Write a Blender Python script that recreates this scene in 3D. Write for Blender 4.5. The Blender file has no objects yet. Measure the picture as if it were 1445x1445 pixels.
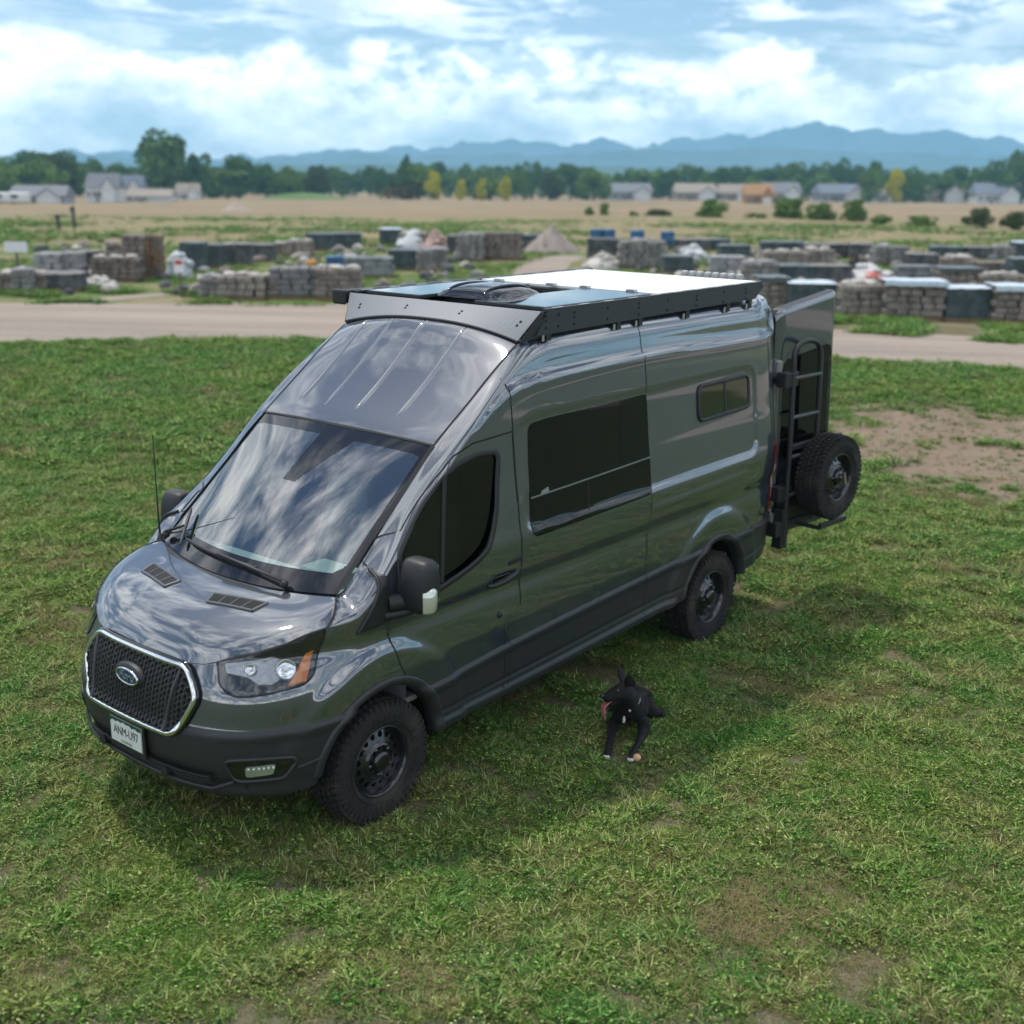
import bpy, bmesh, math, random
import numpy as np
from mathutils import Vector, Matrix, noise as mnoise
from mathutils.bvhtree import BVHTree

rnd = random.Random(7)
rng = np.random.default_rng(7)
SC = bpy.context.scene
COL = SC.collection
R = math.radians

# ------------------------------------------------------------------ camera
CAM = Vector((4.466, 5.609, 3.701))
RIGHT = Vector((-0.6361, 0.7715, 0.0085)).normalized()
FWD = Vector((-0.7444, -0.6101, -0.2716)).normalized()
UP = RIGHT.cross(FWD).normalized()
cd = bpy.data.cameras.new('camera')
cam = bpy.data.objects.new('camera', cd)
COL.objects.link(cam)
m = Matrix((RIGHT, UP, -FWD)).transposed().to_4x4()
m.translation = CAM
cam.matrix_world = m
cd.sensor_width = 36.0
cd.lens = 1701.6 / 1445 * 36
cd.clip_start = 0.1
cd.clip_end = 20000
cd.dof.use_dof = True
cd.dof.focus_distance = 7.7
cd.dof.aperture_fstop = cd.lens / 1000 / 0.034
SC.camera = cam
FX, FY = FWD.x / math.hypot(FWD.x, FWD.y), FWD.y / math.hypot(FWD.x, FWD.y)   # heading on the ground
RX, RY = FY, -FX

def at(d, l, z=None):
    """ground point d metres ahead of the drone and l metres to its right"""
    x, y = CAM.x + FX*d + RX*l, CAM.y + FY*d + RY*l
    return Vector((x, y, terrain(d) if z is None else z))

def terrain(d):
    return -0.0147 * max(0.0, min(d, 520) - 60)

# ------------------------------------------------------------------ world and sun
SUN_DIR = Vector((-0.17, -1.2, 2.75)).normalized()          # towards the sun
w = bpy.data.worlds.new('World'); SC.world = w; w.use_nodes = True
nt = w.node_tree; nt.nodes.clear()
def N(nt, t, **kw):
    n = nt.nodes.new(t)
    for k, v in kw.items(): setattr(n, k, v)
    return n
L = nt.links.new
out = N(nt, 'ShaderNodeOutputWorld'); bg = N(nt, 'ShaderNodeBackground')
CUMULUS = (4.4, 0.7, 2.1)
sky = N(nt, 'ShaderNodeTexSky', sky_type='NISHITA', sun_disc=False)
sky.sun_elevation = math.asin(SUN_DIR.z); sky.sun_rotation = math.atan2(SUN_DIR.x, SUN_DIR.y)
sky.air_density = 1.0; sky.dust_density = 0.25; sky.ozone_density = 1.5; sky.altitude = 1500
tc = N(nt, 'ShaderNodeTexCoord')
sep = N(nt, 'ShaderNodeSeparateXYZ'); L(tc.outputs['Generated'], sep.inputs[0])
def math_(op, a, b=None, c=None, nt=nt, clamp=False):
    n = nt.nodes.new('ShaderNodeMath'); n.operation = op; n.use_clamp = clamp
    for i, v in enumerate((a, b, c)):
        if v is None: continue
        if isinstance(v, (int, float)): n.inputs[i].default_value = v
        else: nt.links.new(v, n.inputs[i])
    return n.outputs[0]
def mapr(v, a, b, c=0., d=1., nt=nt, smooth=True):
    n = nt.nodes.new('ShaderNodeMapRange'); n.interpolation_type = 'SMOOTHSTEP' if smooth else 'LINEAR'
    nt.links.new(v, n.inputs[0])
    for i, q in zip((1, 2, 3, 4), (a, b, c, d)): n.inputs[i].default_value = q
    return n.outputs[0]
def wnoise(vec, scale, detail=6, rough=.55, dist=0., nt=nt):
    n = nt.nodes.new('ShaderNodeTexNoise'); n.inputs['Scale'].default_value = scale
    n.inputs['Detail'].default_value = detail; n.inputs['Roughness'].default_value = rough
    n.inputs['Distortion'].default_value = dist
    nt.links.new(vec, n.inputs['Vector']); return n.outputs['Fac']
# cloud layer seen in perspective: direction divided by its height
h = math_('ADD', math_('MAXIMUM', sep.outputs['Z'], 0.0), 0.085)
cx = math_('DIVIDE', sep.outputs['X'], h); cy = math_('DIVIDE', sep.outputs['Y'], h)
comb = N(nt, 'ShaderNodeCombineXYZ'); L(cx, comb.inputs[0]); L(cy, comb.inputs[1]); comb.inputs[2].default_value = 3.7
lay = math_('ADD', math_('MULTIPLY', wnoise(comb.outputs[0], 2.3, 9, .62, .35), .62), math_('MULTIPLY', wnoise(comb.outputs[0], .8, 4, .55, .2), .38))
layer = math_('MULTIPLY', mapr(lay, .445, .555), mapr(sep.outputs['Z'], .04, .20, .15, 1.0))
# cumulus heaped towards the horizon: round noise in direction space
mp = N(nt, 'ShaderNodeMapping'); mp.inputs['Scale'].default_value = (1, 1, 1.7); mp.inputs['Location'].default_value = CUMULUS
L(tc.outputs['Generated'], mp.inputs[0])
cu = wnoise(mp.outputs[0], 9.0, 9, .60, .15)
cu_big = wnoise(mp.outputs[0], 2.6, 3, .5)
bank = mapr(sep.outputs['Z'], .0, .110, .125, -.095, smooth=False)
cu_v = math_('ADD', math_('ADD', math_('MULTIPLY', cu, .5), math_('MULTIPLY', cu_big, .5)), bank)
cumulus = mapr(cu_v, .495, .565)
cover = math_('MAXIMUM', math_('MULTIPLY', layer, .92), cumulus)
shade = wnoise(mp.outputs[0], 11, 5, .6)
ccol = N(nt, 'ShaderNodeMix', data_type='RGBA')
L(mapr(shade, .30, .70), ccol.inputs[0])
ccol.inputs[6].default_value = (7.4, 8.6, 10.2, 1); ccol.inputs[7].default_value = (20.0, 20.1, 20.2, 1)
mixc = N(nt, 'ShaderNodeMix', data_type='RGBA')
L(cover, mixc.inputs[0]); L(sky.outputs[0], mixc.inputs[6]); L(ccol.outputs[2], mixc.inputs[7])
L(mixc.outputs[2], bg.inputs[0]); bg.inputs[1].default_value = 0.089
L(bg.outputs[0], out.inputs[0])

sd = bpy.data.lights.new('sun', 'SUN'); sun = bpy.data.objects.new('sun', sd); COL.objects.link(sun)
sd.energy = 2.25; sd.angle = R(3.2); sd.color = (1.0, .95, .87)
sun.rotation_euler = SUN_DIR.to_track_quat('Z', 'Y').to_euler()
sun.location = (0, 0, 60)
SC.view_settings.view_transform = 'Standard'; SC.view_settings.look = 'None'
SC.view_settings.exposure = 0.55; SC.view_settings.gamma = 1.0; SC.view_settings.use_curve_mapping = False
SC.cycles.max_bounces = 8; SC.cycles.transparent_max_bounces = 16; SC.cycles.volume_bounces = 0
SC.cycles.sample_clamp_indirect = 6

# ------------------------------------------------------------------ materials
MATS = {}
def mat(name, col=(.5,.5,.5), rough=.6, metal=0., coat=0., coat_rough=.03, spec=.5, var=0., vscale=8., bump=0., bscale=40., em=None, col2=None, cscale=3., cthr=(.45,.6), sheen=0., coat_ior=1.5):
    """principled material with a little procedural colour variation and relief"""
    if name in MATS: return MATS[name]
    M = bpy.data.materials.new(name); M.use_nodes = True; t = M.node_tree
    b = t.nodes['Principled BSDF']
    b.inputs['Base Color'].default_value = (*col, 1); b.inputs['Roughness'].default_value = rough
    b.inputs['Metallic'].default_value = metal; b.inputs['Coat Weight'].default_value = coat
    b.inputs['Coat Roughness'].default_value = coat_rough; b.inputs['Coat IOR'].default_value = coat_ior; b.inputs['Specular IOR Level'].default_value = spec
    if sheen: b.inputs['Sheen Weight'].default_value = sheen
    if var or col2 or bump:
        tcn = t.nodes.new('ShaderNodeTexCoord'); vec = tcn.outputs['Object']
    if var or col2:
        base = None
        if col2:
            f = mapr(wnoise(vec, cscale, 5, .6, nt=t), cthr[0], cthr[1], nt=t)
            mx = t.nodes.new('ShaderNodeMix'); mx.data_type = 'RGBA'; t.links.new(f, mx.inputs[0])
            mx.inputs[6].default_value = (*col, 1); mx.inputs[7].default_value = (*col2, 1); base = mx.outputs[2]
        if var:
            v = mapr(wnoise(vec, vscale, 6, .6, nt=t), .25, .75, 1-var, 1+var, nt=t, smooth=False)
            mm = t.nodes.new('ShaderNodeMix'); mm.data_type = 'RGBA'; mm.blend_type = 'MULTIPLY'; mm.inputs[0].default_value = 1
            if base: t.links.new(base, mm.inputs[6])
            else: mm.inputs[6].default_value = (*col, 1)
            t.links.new(v, mm.inputs[7]); base = mm.outputs[2]
        t.links.new(base, b.inputs['Base Color'])
    if bump:
        bp = t.nodes.new('ShaderNodeBump'); bp.inputs['Strength'].default_value = bump; bp.inputs['Distance'].default_value = .02
        t.links.new(wnoise(vec, bscale, 5, .6, nt=t), bp.inputs['Height']); t.links.new(bp.outputs[0], b.inputs['Normal'])
    if em:
        b.inputs['Emission Color'].default_value = (*em[0], 1); b.inputs['Emission Strength'].default_value = em[1]
    MATS[name] = M
    return M
def glass(name, tint, ior=1.5, rough=0.0):
    M = bpy.data.materials.new(name); M.use_nodes = True; t = M.node_tree; t.nodes.clear()
    o = t.nodes.new('ShaderNodeOutputMaterial'); mx = t.nodes.new('ShaderNodeMixShader')
    fr = t.nodes.new('ShaderNodeFresnel'); ge = t.nodes.new('ShaderNodeNewGeometry')   # same mirror strength from either side of the thin pane
    t.links.new(mapr(ge.outputs['Backfacing'], 0, 1, ior, 1/ior, nt=t, smooth=False), fr.inputs[0])
    tr = t.nodes.new('ShaderNodeBsdfTransparent'); tr.inputs[0].default_value = (*tint, 1)
    gl = t.nodes.new('ShaderNodeBsdfGlossy'); gl.inputs['Roughness'].default_value = rough
    gl.inputs[0].default_value = (1, 1, 1, 1)
    t.links.new(fr.outputs[0], mx.inputs[0]); t.links.new(tr.outputs[0], mx.inputs[1]); t.links.new(gl.outputs[0], mx.inputs[2])
    t.links.new(mx.outputs[0], o.inputs[0]); MATS[name] = M
    return M

# ------------------------------------------------------------------ mesh helpers
class MB:
    def __init__(s): s.v = []; s.f = []; s.mi = []; s.sm = []
    def add(s, vs, fs, mi=0, smooth=False):
        o = len(s.v); s.v.extend([tuple(map(float, p)) for p in vs])
        for f in fs: s.f.append(tuple(i+o for i in f)); s.mi.append(mi); s.sm.append(smooth)
        return s
    def box(s, c, size, rot=None, mi=0, taper=1.0):
        x, y, z = (q/2 for q in size); c = Vector(c)
        vs = []
        for dz in (-1, 1):
            k = taper if dz > 0 else 1.0
            for dx, dy in ((-1,-1),(1,-1),(1,1),(-1,1)):
                p = Vector((dx*x*k, dy*y*k, dz*z)); 
                if rot is not None: p = rot @ p
                vs.append(p + c)
        return s.add(vs, [(0,3,2,1),(4,5,6,7),(0,1,5,4),(1,2,6,5),(2,3,7,6),(3,0,4,7)], mi)
    def grid(s, P, mi=0, smooth=True, flip=False, closed_u=False, closed_v=False):
        """P: (nu, nv, 3)"""
        nu, nv = len(P), len(P[0]); vs = [p for row in P for p in row]; fs = []
        for i in range(nu if closed_u else nu-1):
            for j in range(nv if closed_v else nv-1):
                a, b = i*nv+j, ((i+1) % nu)*nv+j; c, d = ((i+1) % nu)*nv+(j+1) % nv, i*nv+(j+1) % nv
                fs.append((a, d, c, b) if flip else (a, b, c, d))
        return s.add(vs, fs, mi, smooth)
    def tube(s, path, r, seg=8, closed=False, mi=0, cap=True, smooth=True):
        path = [Vector(p) for p in path]; n = len(path); rs = r if isinstance(r, (list, tuple)) else [r]*n
        rings = []; up = Vector((0, 0, 1)); prev = None
        for i, p in enumerate(path):
            a = path[(i-1) % n] if (closed or i) else p; b = path[(i+1) % n] if (closed or i < n-1) else p
            t = (b-a).normalized()
            if prev is None:
                u = up if abs(t.z) < .9 else Vector((1, 0, 0)); x = t.cross(u).normalized()
            else: x = (prev - t*prev.dot(t)).normalized()
            prev = x; y = t.cross(x)
            rings.append([p + (x*math.cos(2*math.pi*k/seg) + y*math.sin(2*math.pi*k/seg))*rs[i] for k in range(seg)])
        s.grid(rings, mi, smooth, closed_u=closed, closed_v=True)
        if cap and not closed:
            s.add(rings[0], [tuple(range(seg))], mi); s.add(rings[-1], [tuple(reversed(range(seg)))], mi)
        return s
    def lathe(s, prof, c, axis=(0,1,0), seg=48, mi=0, smooth=True):
        """prof: (radius, height along axis)"""
        ax = Vector(axis).normalized(); x = ax.orthogonal().normalized(); y = ax.cross(x); c = Vector(c)
        P = [[c + ax*h_ + (x*math.cos(2*math.pi*k/seg) + y*math.sin(2*math.pi*k/seg))*r_ for k in range(seg)] for r_, h_ in prof]
        return s.grid(P, mi, smooth, closed_v=True)
    def prism(s, poly, d, mi=0):
        """poly: 3d points of a flat outline, d: extrusion vector"""
        n = len(poly); d = Vector(d); a = [Vector(p) for p in poly]; b = [p+d for p in a]
        return s.add(a+b, [tuple(reversed(range(n))), tuple(range(n, 2*n))] + [(i, (i+1) % n, n+(i+1) % n, n+i) for i in range(n)], mi)
    def ball(s, c, r, seg=12, rings=8, mi=0, sc=(1,1,1), jit=0., rn=None):
        P = []
        for i in range(rings+1):
            th = math.pi*i/rings; row = []
            for k in range(seg):
                ph = 2*math.pi*k/seg; p = Vector((math.sin(th)*math.cos(ph)*sc[0], math.sin(th)*math.sin(ph)*sc[1], math.cos(th)*sc[2]))*r
                if jit: p *= 1 + jit*mnoise.noise(p*(1.7/r) + Vector(c)*3.1)
                row.append(Vector(c)+p)
            P.append(row)
        return s.grid(P, mi, jit == 0 or jit < .3, closed_v=True)
    def mesh(s, name, mats):
        me = bpy.data.meshes.new(name); me.from_pydata(s.v, [], s.f)
        for mm in (mats if isinstance(mats, (list, tuple)) else [mats]): me.materials.append(mm)
        me.polygons.foreach_set('material_index', s.mi); me.polygons.foreach_set('use_smooth', s.sm)
        me.update(); return me
    def build(s, name, mats, parent=None, **props):
        return link(name, s.mesh(name, mats), parent, **props)
def link(name, me, parent=None, **props):
    o = bpy.data.objects.new(name, me); COL.objects.link(o)
    if parent is not None: o.parent = parent
    for k, v in props.items(): o[k] = v
    return o
def thing(name, label, cat, loc=(0,0,0), rz=0., group=None):
    o = bpy.data.objects.new(name, None); COL.objects.link(o); o.location = loc; o.rotation_euler = (0, 0, rz)
    o.empty_display_size = .2
    return tag(o, label, cat, group)
def tag(o, label, cat, group=None):
    o['label'] = label; o['category'] = cat
    if group: o['group'] = group
    return o
def copy_tree(o, loc, rz, label, scale=None, group=None):
    r = o.copy(); COL.objects.link(r); r.location = loc; r.rotation_euler = (0, 0, rz); r['label'] = label
    if scale is not None: r.scale = scale
    if group: r['group'] = group
    for ch in list(o.children):
        c = ch.copy(); COL.objects.link(c); c.parent = r
        for g in list(ch.children):
            d = g.copy(); COL.objects.link(d); d.parent = c
    return r
def bevel(o, w_=.01, seg=2, ang=40):
    b = o.modifiers.new('bevel', 'BEVEL'); b.width = w_; b.segments = seg; b.limit_method = 'ANGLE'; b.angle_limit = R(ang)
    return o
def solid(o, t, off=-1):
    b = o.modifiers.new('solid', 'SOLIDIFY'); b.thickness = t; b.offset = off; return o
# ------------------------------------------------------------------ ground, road, yard, field, hills
def gmat(name, f):
    M = bpy.data.materials.new(name); M.use_nodes = True; t = M.node_tree; b = t.nodes['Principled BSDF']
    b.inputs['Roughness'].default_value = .95; b.inputs['Specular IOR Level'].default_value = .15
    g = t.nodes.new('ShaderNodeNewGeometry'); pos = g.outputs['Position']
    f(t, b, pos); MATS[name] = M; return M
def mixc_(t, fac, a, b, blend='MIX'):
    n = t.nodes.new('ShaderNodeMix'); n.data_type = 'RGBA'; n.blend_type = blend
    if isinstance(fac, (int, float)): n.inputs[0].default_value = fac
    else: t.links.new(fac, n.inputs[0])
    for i, q in ((6, a), (7, b)):
        if isinstance(q, tuple): n.inputs[i].default_value = (*q, 1)
        else: t.links.new(q, n.inputs[i])
    return n.outputs[2]
def depth_coord(t, pos):
    d = t.nodes.new('ShaderNodeVectorMath'); d.operation = 'DOT_PRODUCT'; t.links.new(pos, d.inputs[0])
    d.inputs[1].default_value = (FX, FY, 0)
    return math_('SUBTRACT', d.outputs['Value'], CAM.x*FX + CAM.y*FY, nt=t)
def side_coord(t, pos):
    d = t.nodes.new('ShaderNodeVectorMath'); d.operation = 'DOT_PRODUCT'; t.links.new(pos, d.inputs[0])
    d.inputs[1].default_value = (RX, RY, 0)
    return math_('SUBTRACT', d.outputs['Value'], CAM.x*RX + CAM.y*RY, nt=t)
SOIL_A, SOIL_B = (.135, .098, .068), (.23, .175, .125)
def f_ground(t, b, pos):
    d = depth_coord(t, pos); l = side_coord(t, pos)
    n1 = wnoise(pos, .35, 6, .6, nt=t); n2 = wnoise(pos, 2.2, 6, .65, nt=t); n3 = wnoise(pos, 18, 5, .7, nt=t); n0 = wnoise(pos, .06, 4, .55, nt=t)
    # soil and thatch under the lawn
    lawn = mixc_(t, mapr(n2, .35, .65, nt=t), (.085, .078, .040), (.17, .132, .092))
    lawn = mixc_(t, mapr(n3, .3, .7, nt=t), lawn, (.070, .078, .028))
    n4 = wnoise(pos, 75, 4, .75, nt=t)
    lawn = mixc_(t, mapr(n4, .42, .62, 0, .75, nt=t), lawn, (.22, .175, .12)); lawn = mixc_(t, mapr(n4, .50, .36, 0, .8, nt=t), lawn, (.035, .03, .018))
    # beyond the reach of the single plants the turf goes on as one green surface
    la = math_('ABSOLUTE', l, nt=t)
    out_ = math_('MAXIMUM', mapr(math_('SUBTRACT', la, math_('MULTIPLY', d, .46, nt=t), nt=t), 1.2, 2.2, nt=t), mapr(d, 5.0, 4.2, nt=t), nt=t)
    turf = mixc_(t, mapr(n2, .3, .7, nt=t), (.055, .082, .036), (.100, .112, .060))
    lawn = mixc_(t, out_, lawn, turf)
    # trampled bare earth to the right behind the van
    ee = math_('SUBTRACT', 1.0, math_('ADD', math_('POWER', math_('DIVIDE', math_('SUBTRACT', l, 6.7, nt=t), 3.1, nt=t), 2.0, nt=t), math_('POWER', math_('DIVIDE', math_('SUBTRACT', d, 16.6, nt=t), 4.0, nt=t), 2.0, nt=t), nt=t), nt=t)
    lawn = mixc_(t, mapr(math_('ADD', ee, math_('MULTIPLY', math_('SUBTRACT', n2, .5, nt=t), 1.8, nt=t), nt=t), .0, .9, nt=t), lawn, mixc_(t, n2, (.15, .112, .080), (.265, .20, .145)))
    # yard: worn grass, gravel and dirt lanes
    yard = mixc_(t, mapr(n1, .46, .64, nt=t), (.075, .135, .026), (.27, .205, .135))
    yard = mixc_(t, mapr(n2, .40, .70, 0, .6, nt=t), yard, (.20, .165, .09))
    # meadow: green and straw patches
    mead = mixc_(t, mapr(n1, .30, .56, nt=t), (.105, .135, .042), (.275, .215, .125))
    mead = mixc_(t, mapr(n0, .45, .66, 0, .8, nt=t), mead, (.255, .195, .115))
    mead = mixc_(t, mapr(n2, .35, .7, 0, .6, nt=t), mead, (.115, .115, .045))
    # bare ploughed earth
    earth = mixc_(t, mapr(n0, .38, .64, nt=t), (.285, .21, .13), (.225, .165, .10))
    earth = mixc_(t, mapr(n1, .42, .66, 0, .7, nt=t), earth, (.17, .14, .075))
    far = mixc_(t, mapr(n0, .4, .6, nt=t), (.07, .11, .03), (.11, .14, .045))
    jd = math_('ADD', d, math_('MULTIPLY', math_('SUBTRACT', n1, .5, nt=t), 5.0, nt=t), nt=t)
    jf = math_('ADD', d, math_('MULTIPLY', math_('SUBTRACT', n0, .5, nt=t), 70.0, nt=t), nt=t)
    c = mixc_(t, mapr(d, 29, 33, nt=t), lawn, yard)
    c = mixc_(t, mapr(jd, 60, 67, nt=t), c, mead)
    c = mixc_(t, mapr(jf, 118, 150, nt=t), c, earth)
    c = mixc_(t, mapr(jf, 560, 640, nt=t), c, far)
    t.links.new(c, b.inputs['Base Color'])
    bp = t.nodes.new('ShaderNodeBump'); bp.inputs['Strength'].default_value = .6; bp.inputs['Distance'].default_value = .03
    t.links.new(n3, bp.inputs['Height']); t.links.new(bp.outputs[0], b.inputs['Normal'])
M_ground = gmat('ground_soil', f_ground)
ds = [-900, -500, -250, -120, -60, -30]+list(np.linspace(-14, 60, 60)) + list(np.linspace(64, 520, 70)) + [600, 800, 1200, 2000, 3200, 4600]
ls = np.linspace(-1, 1, 61)
P = []
for d in ds:
    wdt = 900 + max(0, d)*1.05
    row = []
    for q in ls:
        p = at(d, math.copysign(abs(q)**2.4, q)*wdt)
        if d > 66: p.z += .35*mnoise.noise(Vector((p.x*.02, p.y*.02, 1))) * min(1, (d-66)/60) + (.8*max(0, mnoise.noise(Vector((p.x*.012, p.y*.02, 5)))) if d > 125 else 0)
        row.append(p)
    P.append(row)
mb = MB(); mb.grid(P, flip=True); mb.build('ground', M_ground, kind='structure')

def f_road(t, b, pos):
    dd_ = depth_coord(t, pos); ll_ = side_coord(t, pos); cv = t.nodes.new('ShaderNodeCombineXYZ'); t.links.new(math_('MULTIPLY', ll_, .07, nt=t), cv.inputs[0]); t.links.new(math_('ADD', math_('MULTIPLY', dd_, .8, nt=t), math_('MULTIPLY', ll_, .12, nt=t), nt=t), cv.inputs[1])
    n1 = wnoise(cv.outputs[0], 1.0, 6, .62, .2, nt=t); n2 = wnoise(pos, 6, 6, .7, nt=t); n3 = wnoise(pos, 60, 3, .7, nt=t)
    c = mixc_(t, mapr(n1, .35, .65, nt=t), (.37, .30, .24), (.235, .195, .165))
    c = mixc_(t, mapr(n2, .4, .7, 0, .55, nt=t), c, (.33, .285, .24))
    c = mixc_(t, mapr(n3, .3, .75, 0, .5, nt=t), c, (.20, .165, .14))
    t.links.new(c, b.inputs['Base Color'])
    bp = t.nodes.new('ShaderNodeBump'); bp.inputs['Strength'].default_value = .5; bp.inputs['Distance'].default_value = .02
    t.links.new(n3, bp.inputs['Height']); t.links.new(bp.outputs[0], b.inputs['Normal'])
M_road = gmat('gravel_road', f_road)
near = [(-60, 21.5), (-30, 22.6), (-20, 24.4), (-11.2, 26.3), (-6.8, 27.3), (-2, 27.4), (6.7, 25.1), (10.1, 24.0), (20, 20.5), (45, 11)]
far_ = [(-60, 31), (-30, 33), (-14.5, 34.4), (-8.6, 34.8), (-3, 34.6), (3, 32.3), (8, 30.2), (12, 28.6), (24, 24.2), (45, 16)]
def curve(pts, l): return float(np.interp(l, [p[0] for p in pts], [p[1] for p in pts]))
P = []
for l in np.linspace(-60, 45, 140):
    a, b_ = curve(near, l), curve(far_, l)
    a += .25*mnoise.noise(Vector((l*.9, 1, 0))); b_ += .35*mnoise.noise(Vector((l*.7, 7, 0)))
    P.append([at(a + (b_-a)*q, l, .004 + .05*math.sin(math.pi*q)) for q in (0, .15, .3, .5, .7, .85, 1)])
mb = MB(); mb.grid(P); mb.build('gravel_road', M_road, kind='structure')
# lane of bare earth running back through the yard
P = []
for q in np.linspace(0, 1, 30):
    d = 34.2 + q*22; l0 = -.6 + q*3.0 + .25*math.sin(q*7)
    P.append([at(d, l0 - (1.1+.2*math.sin(q*9)), .006), at(d, l0, .03), at(d, l0 + 1.0 + .3*math.sin(q*5), .006)])
mb = MB(); mb.grid(P, flip=True); mb.build('dirt_path', M_road, kind='structure')
P = []
for q in np.linspace(0, 1, 24):
    d = 35.2 + q*5.5; l0 = -12.5 + q*5.0
    P.append([at(d - .8, l0, .006), at(d, l0, .02), at(d + .7, l0, .006)])
mb = MB(); mb.grid(P); mb.build('dirt_path', M_road, kind='structure')

# mountains on the horizon: three ridges one behind the other, real heights, far away
def ridge(name, D, prof, col, seed, rough):
    M = mat(name+'_tint', col, .95, var=.3, vscale=.006, spec=.1)
    P = []
    xs = np.linspace(-1500, 1500, 520)*D/3400
    for q in np.linspace(0, 1, 19):
        row = []
        for l in xs:
            u = l/D
            hh = np.interp(u, [p[0] for p in prof], [p[1] for p in prof])*D
            rg = 0; a_ = 1.0; f_ = 22.0
            for o in range(5):
                rg += a_*(1-abs(mnoise.noise(Vector((u*f_, seed+o*3.1, .4)))*2)); a_ *= .52; f_ *= 2.15
            hh += D*rough*(rg-1.1)
            k = 1 - abs(2*q - 1)
            ero = 1 + .30*mnoise.fractal(Vector((u*34, q*3, seed)), .8, 2, 5)*(1-k)
            row.append(at(D + (q-.5)*D*.2, l, -8 + max(1, hh)*k**.9*ero))
        P.append(row)
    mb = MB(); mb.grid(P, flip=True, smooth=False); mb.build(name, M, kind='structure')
# (lateral offset / distance, height / distance) above the horizon
ridge('mountain_range', 4000, [(-.6,.012),(-.42,.012),(-.36,.016),(-.31,.014),(-.24,.012),(-.17,.016),(-.12,.021),(-.06,.024),(0,.025),(.07,.028),(.10,.027),(.15,.029),(.19,.034),(.222,.039),(.238,.0405),(.26,.038),(.30,.034),(.33,.036),(.37,.032),(.42,.029),(.6,.025)], (.12,.15,.19), 3, .0050)  # rock colour with the blue of distance haze mixed in
ridge('foothill_range', 3000, [(-.6,.008),(-.42,.009),(-.36,.016),(-.33,.013),(-.27,.010),(-.2,.012),(-.16,.015),(-.10,.017),(-.04,.017),(.04,.018),(.12,.021),(.2,.024),(.28,.022),(.36,.020),(.45,.018),(.6,.014)], (.10,.13,.15), 11, .0026)  # blue-grey of the haze put into this ridge's colour too
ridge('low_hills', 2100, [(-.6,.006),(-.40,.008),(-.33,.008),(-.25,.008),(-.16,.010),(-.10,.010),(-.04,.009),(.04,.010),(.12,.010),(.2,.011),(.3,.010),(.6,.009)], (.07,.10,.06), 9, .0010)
# ------------------------------------------------------------------ the van: shape functions (x forward from the front axle, y to its left, z up)
def itp(t, xs, ys):
    xs = np.asarray(xs, float); ys = np.asarray(ys, float); t = np.clip(np.asarray(t, float), xs[0], xs[-1])
    h = np.diff(xs); d = np.diff(ys)/h; m_ = np.zeros_like(xs)
    for i in range(1, len(xs)-1):
        if d[i-1]*d[i] > 0:
            w1 = 2*h[i]+h[i-1]; w2 = h[i]+2*h[i-1]; m_[i] = (w1+w2)/(w1/d[i-1]+w2/d[i])
    m_[0] = d[0]; m_[-1] = d[-1]
    k = np.clip(np.searchsorted(xs, t, side='right')-1, 0, len(xs)-2)
    u = (t-xs[k])/h[k]; u2 = u*u; u3 = u2*u
    return (2*u3-3*u2+1)*ys[k]+(u3-2*u2+u)*h[k]*m_[k]+(3*u2-2*u3)*ys[k+1]+(u3-u2)*h[k]*m_[k+1]
def sst(a, b, x):
    t = np.clip((np.asarray(x, float)-a)/(b-a), 0, 1); return t*t*(3-2*t)
NZ = [.30,.36,.42,.46,.52,.60,.70,.76,.80,.90,.98,1.10,1.20,1.30,1.40,1.50,1.7]
NX = [.88,.93,.965,.96,.985,1.005,1.01,1.005,.985,.965,.945,.90,.86,.81,.73,.66,.5]
def Xn(z): return itp(z, NZ, NX)
SZ = [.30,.40,.50,.60,.80,.95,1.08,1.17,1.25,1.36,1.45,1.55,1.76,1.84,2.0,2.14,2.27,2.40,2.53,2.70,2.8]
SY = [.94,.955,.972,.980,.995,1.008,1.004,.992,1.012,1.020,1.022,1.008,.985,.974,.957,.944,.930,.915,.893,.845,.80]
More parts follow.
